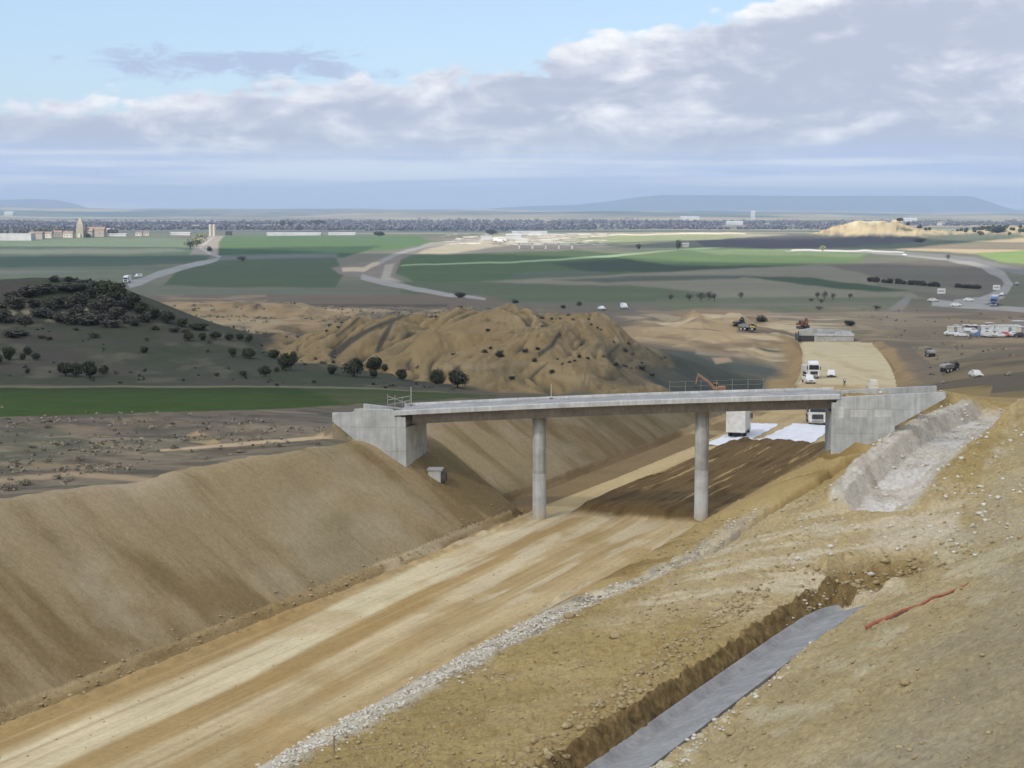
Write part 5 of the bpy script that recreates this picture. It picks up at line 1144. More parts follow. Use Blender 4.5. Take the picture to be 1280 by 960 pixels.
# person on the brown ground behind the deck
def person(label, u, v):
    x, y, z = hit(u, v, 250); o = thing('person', label, 'person', (x, y, z), 0.4)
    J = [(0, 0, 0.95), (0, 0.0, 1.15), (0, 0.01, 1.38), (0, 0.0, 1.52), (0, -0.02, 1.66), (0, -0.02, 1.75),
         (0.1, 0, 0.9), (0.11, -0.05, 0.5), (0.12, 0.02, 0.09), (0.12, -0.14, 0.04), (-0.1, 0, 0.9), (-0.12, 0.06, 0.5), (-0.13, 0.12, 0.09), (-0.13, -0.03, 0.04),
         (0.19, 0, 1.4), (0.26, 0.02, 1.14), (0.26, -0.08, 0.9), (0.26, -0.1, 0.82), (-0.19, 0, 1.4), (-0.26, 0.02, 1.14), (-0.25, -0.1, 0.9), (-0.25, -0.12, 0.82)]
    E = [(0, 1), (1, 2), (2, 3), (3, 4), (4, 5), (0, 6), (6, 7), (7, 8), (8, 9), (0, 10), (10, 11), (11, 12), (12, 13), (2, 14), (14, 15), (15, 16), (16, 17), (2, 18), (18, 19), (19, 20), (20, 21)]
    R = [0.15, 0.14, 0.16, 0.06, 0.095, 0.08, 0.1, 0.07, 0.05, 0.045, 0.1, 0.07, 0.05, 0.045, 0.075, 0.055, 0.045, 0.04, 0.075, 0.055, 0.045, 0.04]
    me = bpy.data.meshes.new('body'); me.from_pydata(J, E, []); b = bpy.data.objects.new('body', me); col.objects.link(b); b.parent = o
    sk = b.modifiers.new('skin', 'SKIN'); b.modifiers.new('sub', 'SUBSURF').levels = 1
    for i, r in enumerate(R): me.skin_vertices[0].data[i].radius = (r, r)
    me.skin_vertices[0].data[0].use_root = True; me.materials.append(M_JACKET)
    MB().loft([[(0.125 * s_ * math.cos(t), -0.02 + 0.135 * s_ * math.sin(t), zz) for t in np.linspace(0, 6.283, 14, endpoint=False)] for s_, zz in ((1, 1.70), (0.98, 1.76), (0.75, 1.83), (0.3, 1.86))], smooth=True).build('helmet', M_WHITE, o)
    MB().loft([[(0.21 * s_ * math.cos(t), 0.165 * s_ * math.sin(t), zz) for t in np.linspace(0, 6.283, 14, endpoint=False)] for s_, zz in ((0.88, 1.0), (0.9, 1.2), (1.02, 1.38), (0.55, 1.49))], smooth=True).build('vest', M_DUSTY, o)
person('person in dark trousers and pale vest standing behind the bridge deck', 1055.5, 483)

# ------------------------------------------------------------------ motorway: lorry, cars and sign boards
def sign(label, u, v, w, h, lift):
    x, y, z = hit(u, v); o = thing('road_sign', label, 'road sign', (x, y, z))
    MB().box(-w / 2, w / 2, -0.06, 0.06, lift, lift + h).build('board', M_WHITE, o)
    for sx in (-1, 1): MB().cyl((sx * w * 0.35, 0.1, -0.3), (sx * w * 0.35, 0.1, lift + h * 0.8), 0.09, n=8).build('post', M_GREY, o)
    MB().box(-w * 0.36, w * 0.36, -0.075, -0.06, lift + h * 0.38, lift + h * 0.6).build('panel', M_GREY, o)
sign('wide white sign board on two posts before the dark hedge', 1176.5, 370, 3.5, 2.3, 1.0)
sign('white sign board on two posts behind the blue lorry', 1245.5, 365, 3.3, 2.2, 1.0)
x, y, z = hit(1242, 383); truck('blue and white lorry with a long pale trailer on the motorway bend', 1242, 383, -0.35, m=M_BLUE, body=M_DUSTY, box='long')
for u, v, rz, lb, m in ((1195, 383, 1.2, 'white car on the motorway spur nearest the brown field', M_WHITE), (1211, 376.5, 1.3, 'white car ahead on the motorway spur below the hedge', M_WHITE), (1253, 370, -0.6, 'pale car following the blue lorry round the bend', M_DUSTY),
                       (1166, 377, 1.0, 'pale car at the blunt end of the motorway spur', M_DUSTY), (1271, 356, -0.3, 'grey car on the bend of the motorway', M_GREY), (1131, 319.5, 1.2, 'tiny white car far along the motorway', M_WHITE)):
    car(lb, u, v, rz, m, group='cars on the motorway')
car('white van parked on the field edge beyond the eroded hill', 780, 386, 0.2, dmin=580, van=True, kind='van'); car('white car parked on the field edge near the reddish patch', 752, 387.5, 0.3, dmin=580)
car('white van on the grey road near the hilltop oaks', 173, 347, -0.6, dmin=500, van=True, kind='van'); truck('white lorry at the bend of the grey road behind the oaks', 157.5, 354, 0.0, dmin=500)

# yard with vans, containers and huts
def container(label, u, v, w, d, h, m, rz=0, cat='container', name='container'):
    w, d, h = w * 0.8, d * 0.8, h * 0.72; x, y, z = hit(u, v); o = thing(name, label, cat, (x, y, z), rz, 'huts and containers in the site yard')
    MB().box(-w / 2, w / 2, -d / 2, d / 2, 0.1, h).build('body', m, o, 0.05); MB().box(-w / 2 - 0.1, w / 2 + 0.1, -d / 2 - 0.1, d / 2 + 0.1, h + 0.003, h + 0.18).build('roof', M_DUSTY, o)
    MB().box(-0.5, 0.5, -d / 2 - 0.03, -d / 2 + 0.02, 0.15, 2.1).build('door', M_GREY, o)
M_CREAM = bpy.data.materials['cream_paint']
for a in (('cream site hut at the near end of the yard', 1193, 416, 5, 3, 2.6, M_CREAM), ('long dark container behind the blue hut', 1222, 414, 7, 3, 2.4, M_DARK), ('narrow white hut with a blue side in the yard', 1232, 418, 2.6, 3, 3.4, M_WHITE),
          ('white hut next to the red container', 1243, 415, 4.5, 3, 2.8, M_WHITE), ('low red container in the yard', 1251, 417.5, 5, 2.6, 1.9, M_RED), ('big white hall at the end of the yard', 1260, 417, 8.5, 5, 3.4, M_WHITE),
          ('cream container standing in front of the yard', 1241, 421, 3.6, 2.6, 2.6, M_CREAM), ('grey water tank hut beside the big white hall', 1272, 414, 4, 4, 4.4, M_GREY), ('small blue hut in the yard', 1228.5, 416, 1.6, 2, 2.4, M_BLUE)):
    container(*a)
for a in (('low grey container behind the cream site hut', 1199, 413.5, 4, 2.6, 2.4, M_GREY), ('small red hut behind the white hut with a blue side', 1236, 413, 2.6, 2.6, 3.2, M_RED), ('pale container stacked beyond the big white hall', 1277, 417.5, 4, 2.6, 3.0, M_CREAM), ('rusty brown container beside the dark container', 1213, 412.5, 4.5, 2.6, 2.2, M_RUST)): container(*a)
for u, v, rz, lb, m, vn in ((1206, 416.5, 0.3, 'dusty car parked behind the row near the grey car', M_DUSTY, 0), (1225, 420.5, 1.3, 'blue car parked in front of the narrow white hut', M_BLUE, 0), (1235, 421.5, 0.4, 'dusty van parked before the narrow white hut', M_DUSTY, 1), (1256, 421, 0.2, 'red car parked between two white cars', M_RED, 0), (1276, 421.5, 1.2, 'dark car parked last in front of the yard', M_DARK, 0), (1188.5, 419, 1.4, 'white car parked first in the yard row', M_WHITE, 0), (1202, 421, 1.5, 'white car parked in the gap of the yard row', M_WHITE, 0), (1209, 419, 1.5, 'grey car parked beside the long dark container', M_GREY, 0), (1215, 418.5, 1.5, 'white van parked beside the long dark container', M_WHITE, 1),
                            (1250, 421.5, 1.5, 'white car parked in front of the red container', M_WHITE, 0), (1268, 420.5, 1.5, 'white car parked in front of the big white hall', M_WHITE, 0)):
    car(lb, u, v, rz, m, van=bool(vn), kind='van' if vn else 'car', group='vehicles parked in the site yard')

M_SHED = noisy('weathered_white', (0.42, 0.42, 0.42), (0.56, 0.56, 0.55), 0.1, 0.8)
# ------------------------------------------------------------------ buildings of the plain
def bld(name, label, cat, u, v, w, d, h, m, roof=0, mr=None, rz=0, wins=0, group=None):
    x, y, z = hit(u, v); o = thing(name, label, cat, (x, y, z), rz, group)
    MB().box(-w / 2, w / 2, -d / 2, d / 2, -1, h).build('wall', m, o)
    if roof: MB().prism([(-d / 2 - 0.4, h + 0.01), (0, h + roof), (d / 2 + 0.4, h + 0.01)], -w / 2 - 0.4, w / 2 + 0.4).build('roof', mr or M_TILE, o)
    else: MB().box(-w / 2 - 0.2, w / 2 + 0.2, -d / 2 - 0.2, d / 2 + 0.2, h + 0.01, h + 0.4).build('roof', mr or M_SHED, o)
    for k in range(wins):
        xx = -w / 2 + (k + 0.5) * w / wins; MB().box(xx - 0.6, xx + 0.6, -d / 2 - 0.06, -d / 2 + 0.05, h * 0.4, h * 0.4 + 1.4).build('window', M_GLASS, o)
    return o
x, y, z = hit(101, 297); K = y / F
ch = thing('church', 'tall pale stone church tower with pointed top rising above the village', 'church', (x, y, z))
MB().loft([[(sx * w * K, sy * w * K, hh * K) for sx, sy in ((-1, -1), (1, -1), (1, 1), (-1, 1))] for w, hh in ((4.4, -1), (4.4, 12), (4.0, 12.1), (3.7, 17), (2.2, 21), (0.7, 25))]).build('tower', M_STONE, ch)
MB().box(-3 * K, 14 * K, 1 * K, 12 * K, -1, 8 * K).build('nave', M_STONE, ch); MB().prism([(0.5 * K, 8 * K + .01), (6.5 * K, 12 * K), (12.5 * K, 8 * K + .01)], -2.9 * K, 14.5 * K).build('nave_roof', M_TILE, ch)
for sx in (-1, 1): MB().box(sx * 1.7 * K - 0.7 * K, sx * 1.7 * K + 0.7 * K, -4.05 * K, -3.3 * K, 9 * K, 12 * K).build('belfry_window', M_DARK, ch)
MB().box(-2.2 * K, 1 * K, -6 * K, -4.21 * K, -1, 5 * K).build('porch', M_PLASTER, ch)
x, y, z = hit(265.5, 295); K = y / F
for du, lb in ((-2.2, 'left of the twin pale grain towers beside the road'), (2.4, 'right of the twin pale grain towers beside the road')):
    o = thing('grain_tower', lb, 'grain tower', (x + du * K, y, z)); MB().cyl((0, 0, -1), (0, 0, 13.5 * K), 2.0 * K, n=20).build('shaft', M_SILO, o); MB().cyl((0, 0, 13.5 * K + .02), (0, 0, 14.4 * K), 2.05 * K, 1.0 * K, n=20).build('cap', M_SILO, o)
G1 = 'houses and sheds of the village'
for a in (('warehouse', 'long white warehouse at the edge of the village', 'warehouse', 16, 300.5, 52, 20, 8.5, M_SHED, 0, M_SHED, 0, 0), ('brick_shed', 'tan brick shed beside the long white warehouse', 'shed', 46, 299, 18, 12, 8, M_STONE, 2, M_TILE, 0, 0),
          ('house', 'house with white gable just behind the tan shed', 'house', 60, 297.5, 12, 10, 6, M_PLASTER, 2.5, M_TILE, 0, 3), ('house', 'low house with brown roof near the church porch', 'house', 86, 297, 13, 10, 6, M_PLASTER, 3, M_TILE, 0, 3),
          ('house', 'brown roofed house between warehouse and church', 'house', 74, 296, 14, 10, 6, M_STONE, 3, M_TILE, 0.3, 3), ('barn', 'broad brown barn next to the church nave', 'barn', 121, 296, 24, 14, 10, M_STONE, 4, M_TILE, 0, 2),
          ('shed', 'white roofed shed past the church', 'shed', 138, 291, 12, 10, 5, M_SHED, 2, M_SHED, 0, 0), ('shed', 'low long white shed before the white roofed shed', 'shed', 148, 295.3, 24, 8, 3, M_SHED, 1, M_SHED, 0, 0),
          ('house', 'small white house standing by itself on the green field edge', 'house', 174, 294.8, 9, 8, 4, M_PLASTER, 2, M_TILE, 0, 2), ('house', 'small white house with grey shed beyond the low white shed', 'house', 183, 294.4, 8, 8, 4, M_PLASTER, 2, M_TILE, 0.2, 2),
          ('shed', 'long low white shed beside the road before the grain towers', 'shed', 226, 294, 29, 9, 3.5, M_SHED, 1.2, M_SHED, 0, 0), ('hut', 'dark hut beside the grain towers', 'hut', 286, 294, 9, 8, 5, M_DARK, 1.5, M_DARK, 0, 0),
          ('house', 'pale house in the far plain above the village', 'house', 12, 269.5, 40, 30, 14, M_SHED, 5, M_SHED, 0, 0)):
    bld(*a, group=G1)
G2 = 'far white buildings on the plain'
for a in (('greenhouse', 'very long white greenhouse roof behind the bright green field', 'greenhouse', 368, 294.3, 80, 16, 3.0, M_SHED, 1.5, M_SHED, 0, 0), ('greenhouse', 'shorter greenhouse continuing the very long white one', 'greenhouse', 428, 293.8, 40, 14, 2.5, M_SHED, 1.5, M_SHED, 0, 0),
          ('storage_hall', 'long white storage hall on the sandy building site', 'storage hall', 662, 294, 52, 18, 5, M_SHED, 1, M_SHED, 0, 0), ('storage_hall', 'white hall at the near end of the sandy building site', 'storage hall', 608, 299.5, 14, 10, 4, M_SHED, 1, M_SHED, 0, 0),
          ('storage_hall', 'white hall with grey side behind the parked site vehicles', 'storage hall', 642, 299, 20, 12, 5, M_SHED, 2, M_SHED, 0, 0), ('storage_hall', 'flat white hall in front of the viaduct end', 'storage hall', 652, 303, 14, 10, 3, M_DUSTY, 1, M_SHED, 0, 0),
          ('farmhouse', 'white farmhouse far beyond the sandy hill', 'farmhouse', 1136, 277.5, 44, 25, 8, M_SHED, 4, M_SHED, 0, 0), ('farmhouse', 'white farmhouse on the yellow ground right of the sandy hill', 'farmhouse', 1178, 281.5, 22, 14, 6, M_SHED, 3, M_TILE, 0, 0),
          ('shed', 'pale shed in the dark field beside the lone dark tree', 'shed', 857, 309, 6, 6, 3, M_PLASTER, 1.5, M_PLASTER, 0, 0), ('farmhouse', 'white block far away right of the long woodland', 'farmhouse', 918, 281, 40, 20, 6, M_SHED, 3, M_SHED, 0, 0),
          ('water_tower', 'slim white tower alone in the far plain', 'tower', 941, 276, 12, 12, 28, M_SHED, 3, M_SHED, 0, 0), ('farmhouse', 'white farm among far fields before the blue mountain', 'farmhouse', 862, 275, 60, 30, 8, M_SHED, 4, M_SHED, 0, 0)):
    bld(*a, group=G2)
x, y, z = hit(683, 311); K = y / F
vd = thing('viaduct', 'unfinished grey viaduct deck on slab piers in the sandy building site', 'viaduct', (x, y, z))
MB().box(-36 * K, 38 * K, 0, 10, 6.5 * K, 7.7 * K).build('deck', M_CONC, vd)
for k in range(5): MB().box((-34 + 16.5 * k) * K - 0.9, (-34 + 16.5 * k) * K + 0.9, 1, 9, -1, 6.5 * K - 0.01).build('pier', M_CONC, vd)
for u, v, lb, m in ((624, 302, 'white lorry parked first on the sandy building site', M_SHED), (629, 303, 'white lorry parked second on the sandy building site', M_DUSTY), (634, 302.4, 'white lorry parked beside the white hall with grey side', M_SHED)):
    truck(lb, u, v, 1.2, m=m, group='lorries on the sandy building site')

# ------------------------------------------------------------------ trees and bushes
def leaf_cloud(centres, radii, n, size, r, squash=1.0, fill=0.5):
    """many small leaf faces spread through clumps: centres (k,3), radii (k,)"""
    k = r.integers(0, len(centres), n); d = r.normal(size=(n, 3)); d /= np.linalg.norm(d, axis=1)[:, None]
    rad = radii[k] * (1 - fill * r.random(n) ** 2); p = centres[k] + d * rad[:, None] * np.array([1, 1, squash])
    a = r.normal(size=(n, 3)); a += 1.2 * d; a /= np.linalg.norm(a, axis=1)[:, None]
    u = np.cross(a, r.normal(size=(n, 3))); u /= np.linalg.norm(u, axis=1)[:, None]; w = np.cross(a, u)
    s = (size * r.uniform(0.6, 1.5, n))[:, None]; q = r.uniform(0.5, 0.9, n)[:, None]
    return np.stack([p - u * s, p - w * s * q, p + u * s, p + w * s * q], 1).reshape(-1, 3)
def quad_obj(name, V, m, parent=None):
    n = len(V) // 4; me = bpy.data.meshes.new(name); me.vertices.add(4 * n); me.vertices.foreach_set('co', V.astype(np.float32).ravel())
    me.loops.add(4 * n); me.loops.foreach_set('vertex_index', np.arange(4 * n, dtype=np.int32)); me.polygons.add(n)
    me.polygons.foreach_set('loop_start', np.arange(0, 4 * n, 4, dtype=np.int32)); me.polygons.foreach_set('loop_total', np.full(n, 4, np.int32)); me.update(); me.validate()
    me.materials.append(m); o = bpy.data.objects.new(name, me); col.objects.link(o)
    if parent: o.parent = parent
    return o
def crown_v(r, w, h, z0, n, size, clumps=14, fill=0.5):
    """clumps in an uneven dome of width w, from z0 to h"""
    c = r.normal(size=(clumps, 3)); c /= np.linalg.norm(c, axis=1)[:, None]; c *= (r.random(clumps) ** 0.45)[:, None] * r.uniform(0.5, 0.78, (clumps, 1))
    c[:, 2] = c[:, 2] * 0.9; cc = c * np.array([w / 2, w / 2, (h - z0) / 2]) + np.array([0, 0, (h + z0) / 2])
    return leaf_cloud(cc, r.uniform(0.24, 0.42, clumps) * min(w, h - z0 + 0.3 * w) * 0.8, n, size, r, 0.9, fill)
PROTO = {}
def make_tree(kind, seed):
    """unit tree: 1 wide, 1 tall"""
    r = np.random.default_rng(seed); root = thing(kind, 'x', 'tree')
    tk = MB()
    if kind == 'holm_oak':
        tk.tube([(0, 0, -0.12), (0.02, 0, 0.12), (0.0, 0.03, 0.3)], [0.055, 0.045, 0.035], 7)
        for k in range(4):
            t = k * 1.57 + r.random(); tk.tube([(0, 0.02, 0.2), (0.14 * math.cos(t), 0.14 * math.sin(t), 0.38), (0.26 * math.cos(t), 0.26 * math.sin(t), 0.6)], [0.03, 0.02, 0.01], 5)
        V = crown_v(r, 1.0, 1.0, 0.04, 2200, 0.05, 22, 0.45)
        m = M_OAK
    elif kind == 'brush':
        tk.tube([(0, 0, -0.1), (0, 0.02, 0.3)], [0.03, 0.02], 5); V = crown_v(r, 1.0, 0.9, -0.25, 420, 0.045, 12); m = M_BRUSH
    elif kind == 'bush':
        tk.tube([(0, 0, -0.1), (0, 0.02, 0.3)], [0.03, 0.02], 5); V = crown_v(r, 1.0, 1.0, -0.15, 1000, 0.06, 14); m = M_SCRUB
    elif kind == 'bare_tree':
        tk.tube([(0, 0, -0.1), (0.01, 0, 0.3), (0, 0.02, 0.7)], [0.04, 0.03, 0.01], 5)
        for k in range(7):
            t = k * 0.9; tk.tube([(0, 0, 0.2 + 0.06 * k), (0.2 * math.cos(t), 0.2 * math.sin(t), 0.45 + 0.07 * k), (0.32 * math.cos(t), 0.32 * math.sin(t), 0.62 + 0.05 * k)], [0.02, 0.012, 0.006], 4)
        V = crown_v(r, 1.0, 1.0, 0.15, 420, 0.04, 12); m = M_BARE
    else:
        tk.tube([(0, 0, -0.1), (0, 0.02, 0.4)], [0.04, 0.02], 5); V = crown_v(r, 1.0, 1.0, 0.1, 500, 0.06, 12); m = M_PALE
    tk.build('trunk', M_BARK, root); quad_obj('crown', V, m, root)
    root['_n'] = 0; return root
for kind, n in (('holm_oak', 5), ('bush', 5), ('brush', 4), ('bare_tree', 3), ('pale_tree', 2)): PROTO[kind] = [make_tree(kind, 300 + 7 * i + len(kind)) for i in range(n)]
_used = set(); _ti = 0
def plant(kind, label, u, v, wpx, hpx, group, cat='tree', dmin=0, at_=None):
    global _ti
    _ti += 1; root = PROTO[kind][_ti % len(PROTO[kind])]
    x, y, z = hit(u, v, dmin) if at_ is None else at_
    k = y / F; sc = (wpx * k, wpx * k, hpx * k)
    if root.name not in _used: _used.add(root.name); root.location = (x, y, z); root.rotation_euler = (0, 0, _ti * 1.7); root.scale = sc; root['label'] = label; root['group'] = group; root['category'] = cat
    else:
        o = dup(root, (x, y, z), _ti * 1.7, label, group, sc); o['category'] = cat
GO_ = 'dark oaks dotted over the hillside'
OAKS = [(572, 485, 25, 27, 'largest dark oak, standing last in the line above the bridge'), (546, 479.5, 18, 19, 'dark oak beside the largest one'), (502, 475, 15, 15, 'round dark oak standing alone between the oak clump and the bridge'),
 (442, 470.5, 28, 26, 'broad dark oak at the front of the clump below the gullies'), (466, 462, 23, 17, 'wide dark oak just behind the broad front oak'), (481, 464, 9, 11, 'small dark oak at the end of the clump below the gullies'), (467, 472, 11, 10, 'small round oak in front of the wide dark oak'),
 (415, 468, 12, 12, 'small dark oak a little before the clump below the gullies'), (357, 463, 20, 24, 'tall dark oak of the cluster on the hill shoulder'), (367, 456, 12, 18, 'slim dark oak behind the tall one on the hill shoulder'), (331, 470.5, 15, 16, 'dark oak low on the hill shoulder before the tall one'),
 (346, 464.5, 7, 6, 'tiny oak between two larger ones on the hill shoulder'), (342, 448, 14, 12, 'dark oak higher up above the cluster on the hill shoulder'), (312, 448, 18, 15, 'broad dark oak alone on the upper hill shoulder'), (291, 446, 12, 12, 'round dark oak uphill from the broad one on the shoulder'),
 (82, 470, 22, 21, 'first and widest oak of the row of four above the wheat field'), (95, 470.5, 15, 18, 'second oak of the row of four above the wheat field'), (112, 471.5, 20, 22, 'third and tallest oak of the row of four above the wheat field'), (129, 468, 14, 13, 'fourth and smallest oak of the row of four above the wheat field'),
 (34, 467, 7, 7, 'tiny oak above the edge of the wheat field'), (271, 470.5, 8, 6, 'small low oak on the grass above the wheat field'), (304, 470, 10, 7, 'low dark oak above the wheat field near the pale stones'), (11, 450, 16, 18, 'tall dark oak at the edge of the picture on the hill'),
 (-4, 455, 15, 16, 'dark oak half cut by the edge of the picture'), (35, 444, 12, 12, 'dark oak above two small ones on the hill'), (45, 450, 11, 11, 'round dark oak below the higher one on the hill'), (29, 450, 9, 9, 'small dark oak next to the tall one on the hill'),
 (180, 441, 10, 9, 'lone small oak in the middle of the hillside'), (236, 426, 13, 13, 'dark oak first in the line running down the ridge'), (253, 425, 11, 10, 'small oak second in the line running down the ridge'), (269, 424, 14, 12, 'wide oak third in the line running down the ridge'),
 (286, 425, 13, 9, 'low oak fourth in the line running down the ridge'), (300, 425, 11, 9, 'low oak fifth in the line running down the ridge'), (311, 427, 10, 10, 'last oak of the line running down the ridge'), (259, 440.5, 5, 4, 'tiniest oak on the slope below the ridge line'),
 (130, 371, 24, 25, 'tallest bushy oak on top of the hill'), (147, 378, 26, 26, 'bushy dark oak just below the tallest one on the hill top'), (163, 386, 24, 22, 'dense dark oak on the falling ridge, third from the top'), (178, 393, 22, 18, 'dense dark oak on the falling ridge, fourth from the top'),
 (193, 399, 22, 16, 'dark oak on the falling ridge before the wide one'), (209, 404, 22, 18, 'wide dark oak standing out on the falling ridge'), (228, 408, 16, 11, 'low dark oak after the wide one on the ridge'), (248, 412, 24, 9, 'long low oak spreading along the ridge')]
for u, v, w, h, lb in OAKS: plant('holm_oak', lb, u, v, w, h, GO_, dmin=214)
GS = 'dense dark bushes of the hill top'; LS = 'dark rounded bush in the dense scrub of the hill top'
scrub = [(36, 370, 24, 11), (58, 366, 22, 11), (85, 363, 26, 9), (20, 385, 22, 14), (43, 383, 15, 11), (60, 388, 16, 12), (72, 384, 20, 13), (88, 385, 22, 13), (102, 382, 20, 16), (112, 372, 16, 14), (5, 402, 22, 13), (3, 388, 14, 10), (30, 405, 16, 11), (50, 396, 20, 10),
         (78, 402, 20, 12), (92, 405, 22, 11), (108, 406, 24, 10), (125, 404, 24, 14), (138, 409, 20, 9), (120, 392, 20, 16), (134, 390, 20, 18), (146, 398, 22, 14), (160, 404, 16, 10), (168, 407, 12, 8), (150, 388, 18, 14), (98, 395, 18, 12), (64, 398, 16, 9), (14, 372, 14, 8), (100, 362, 16, 8), (118, 362, 14, 12),
         (180, 402, 16, 10), (15, 421, 22, 8), (28, 419, 14, 6), (52, 423, 8, 4), (61, 425, 8, 5), (118, 422, 11, 6), (95, 413, 7, 4), (194, 412, 10, 5), (218, 415, 12, 6), (232, 416, 9, 5)]
for u, v, w, h in scrub: plant('bush', LS, u, v, w * 1.3, h * 1.25, GS, 'bush', dmin=225)
for u, v, w, h, lb in ((68, 352, 14, 8, 'round bush on the bare crest line above the scrub'), (86, 351.5, 16, 7, 'wide bush beside the round one on the crest line'), (105, 353, 18, 4, 'low flat bush on the crest line')):
    plant('bush', lb, u, v, w, h, 'bushes on the bare crest line', 'bush', dmin=300)
GH = 'bushes of the dark hedge on the plain'; LH = 'dark bush in the long hedge between the fields'
for i in range(17): plant('bush', LH, 1087 + i * 5.4 + 1.5 * math.sin(i * 2.3), 352 + 0.42 * i, 9 + 2 * math.sin(i * 1.9), 6.5 + 1.8 * math.sin(i * 1.3), GH, 'bush', dmin=500)
LH2 = 'dark bush in the short hedge past the gap'
for i in range(9): plant('bush', LH2, 1196 + i * 3.4, 359.5 + 0.2 * i, 7, 5.5 + math.sin(i * 2), 'bushes of the short hedge past the gap', 'bush', dmin=500)
LT = 'bare grey tree in the loose clump on the field edge'
for u, v, w, h in ((862, 376, 12, 10), (876, 376.5, 13, 12), (886, 376, 12, 13), (893, 376.5, 10, 11), (926, 374, 9, 10), (838, 375, 10, 8)): plant('bare_tree', LT, u, v, w, h, 'bare trees on the field edge', dmin=500)
LT2 = 'bare grey tree beside the pale track on the plain'
for u, v, w, h in ((1022, 374, 9, 10), (1031, 374.5, 9, 12), (1041, 375, 8, 10), (1062, 374, 9, 8), (1014, 378, 8, 6), (1027, 379, 11, 6), (1095, 388, 14, 7), (1024, 388, 12, 6)): plant('bare_tree', LT2, u, v, w, h, 'bare trees beside the pale track', dmin=480)
for k, u, v, w, h, lb in (('holm_oak', 848, 311.5, 7, 12, 'lone tall dark tree beside the pale shed in the fields'), ('holm_oak', 798, 311.5, 6, 7, 'small dark tree alone on the green field edge'), ('pale_tree', 1028, 314, 10, 8, 'round pale yellow tree beside the bright field road'), ('bare_tree', 1185, 325.5, 8, 9, 'bare tree beside the far end of the motorway'),
                          ('bush', 952, 402, 15, 9, 'round dark bush beside the mound with the dump truck'), ('bush', 575, 372, 15, 8, 'dark bush at the end of the unfinished carriageway'), ('bush', 1062, 407, 16, 9, 'dark bush above the pale bank beyond the underpass'), ('bush', 644, 379, 9, 5, 'low dark bush on the edge above the eroded hill'),
                          ('bush', 704, 385.5, 8, 5, 'dark bush just before the white van on the field edge'), ('bush', 724, 382, 7, 6, 'dark bush behind the white car on the field edge'), ('holm_oak', 80, 296, 5, 9, 'slim dark tree between the village and the church'), ('holm_oak', 62, 296, 6, 6, 'dark tree among the village houses'),
                          ('holm_oak', 615, 293, 16, 7, 'dark broad tree beside the long greenhouses'), ('holm_oak', 475, 295, 16, 6, 'dark tree at the end of the long greenhouses'), ('holm_oak', 110, 297, 8, 6, 'dark tree in front of the church nave'), ('bare_tree', 303, 327, 18, 8, 'bare grey tree by the dark field beside the road'),
                          ('pale_tree', 246, 308, 22, 13, 'broad pale yellow tree beside the road to the grain towers'), ('pale_tree', 252, 300, 16, 10, 'pale yellow tree nearer the grain towers'), ('bare_tree', 238, 311, 16, 11, 'bare pale tree before the yellow ones at the roadside'), ('bush', 262, 314, 7, 7, 'dark bush on the road bend below the grain towers'),
                          ('holm_oak', 353, 284, 8, 9, 'taller tree standing up from the far woodland'), ('holm_oak', 363.5, 284, 7, 8, 'second taller tree beside it in the far woodland'), ('holm_oak', 395, 283, 26, 9, 'broad tree clump in the far woodland'), ('holm_oak', 1125, 277, 10, 5, 'dark tree on the flank of the sandy hill'), ('holm_oak', 1045, 279, 10, 4, 'dark tree on the crest of the sandy hill'),
                          ('bush', 1150, 303, 16, 6, 'dark bush at the foot of the sandy hill'), ('holm_oak', 1246, 291, 22, 9, 'dark trees on the low rise past the sandy hill')):
    plant(k, lb, u, v, w, h, 'single trees and bushes of the plain', 'bush' if k == 'bush' else 'tree', dmin=380)
LB = 'small dark bush growing in the gullies of the eroded hill'
for u, v, w, h in ((625, 446, 12, 8), (606, 441, 8, 5), (656, 440, 9, 5), (668, 452, 8, 5), (735, 449, 7, 4), (724, 447, 6, 4), (672, 437, 8, 4), (610, 414, 6, 4), (802, 462, 9, 6), (815, 470, 8, 5), (782, 440, 7, 5), (770, 457, 8, 5), (690, 466, 8, 5), (640, 474, 9, 5)):
    plant('bush', LB, u, v, w, h, 'bushes in the gullies', 'bush', dmin=250)
LN = 'low grey bush on the scrub land behind the cut slope'
for u, v, w, h in ((72, 600, 18, 10), (88, 602, 16, 8), (10, 612, 30, 14), (30, 606, 24, 12), (60, 578, 16, 8), (100, 575, 18, 9), (135, 583, 16, 9), (148, 585, 14, 8), (20, 580, 20, 9), (218, 560, 18, 8), (232, 552, 14, 7), (300, 566, 18, 6), (350, 558, 18, 7), (395, 555, 16, 6), (255, 575, 20, 7), (40, 560, 16, 8), (85, 556, 14, 7), (120, 560, 14, 7), (58, 535, 12, 10)):
    plant('brush', LN, u, v, w, h, 'bushes behind the cut slope', 'bush')
for kind in PROTO:
    for o in PROTO[kind]:
        if '_n' in o: del o['_n']
for o in bpy.data.objects:
    if '_n' in o: del o['_n']
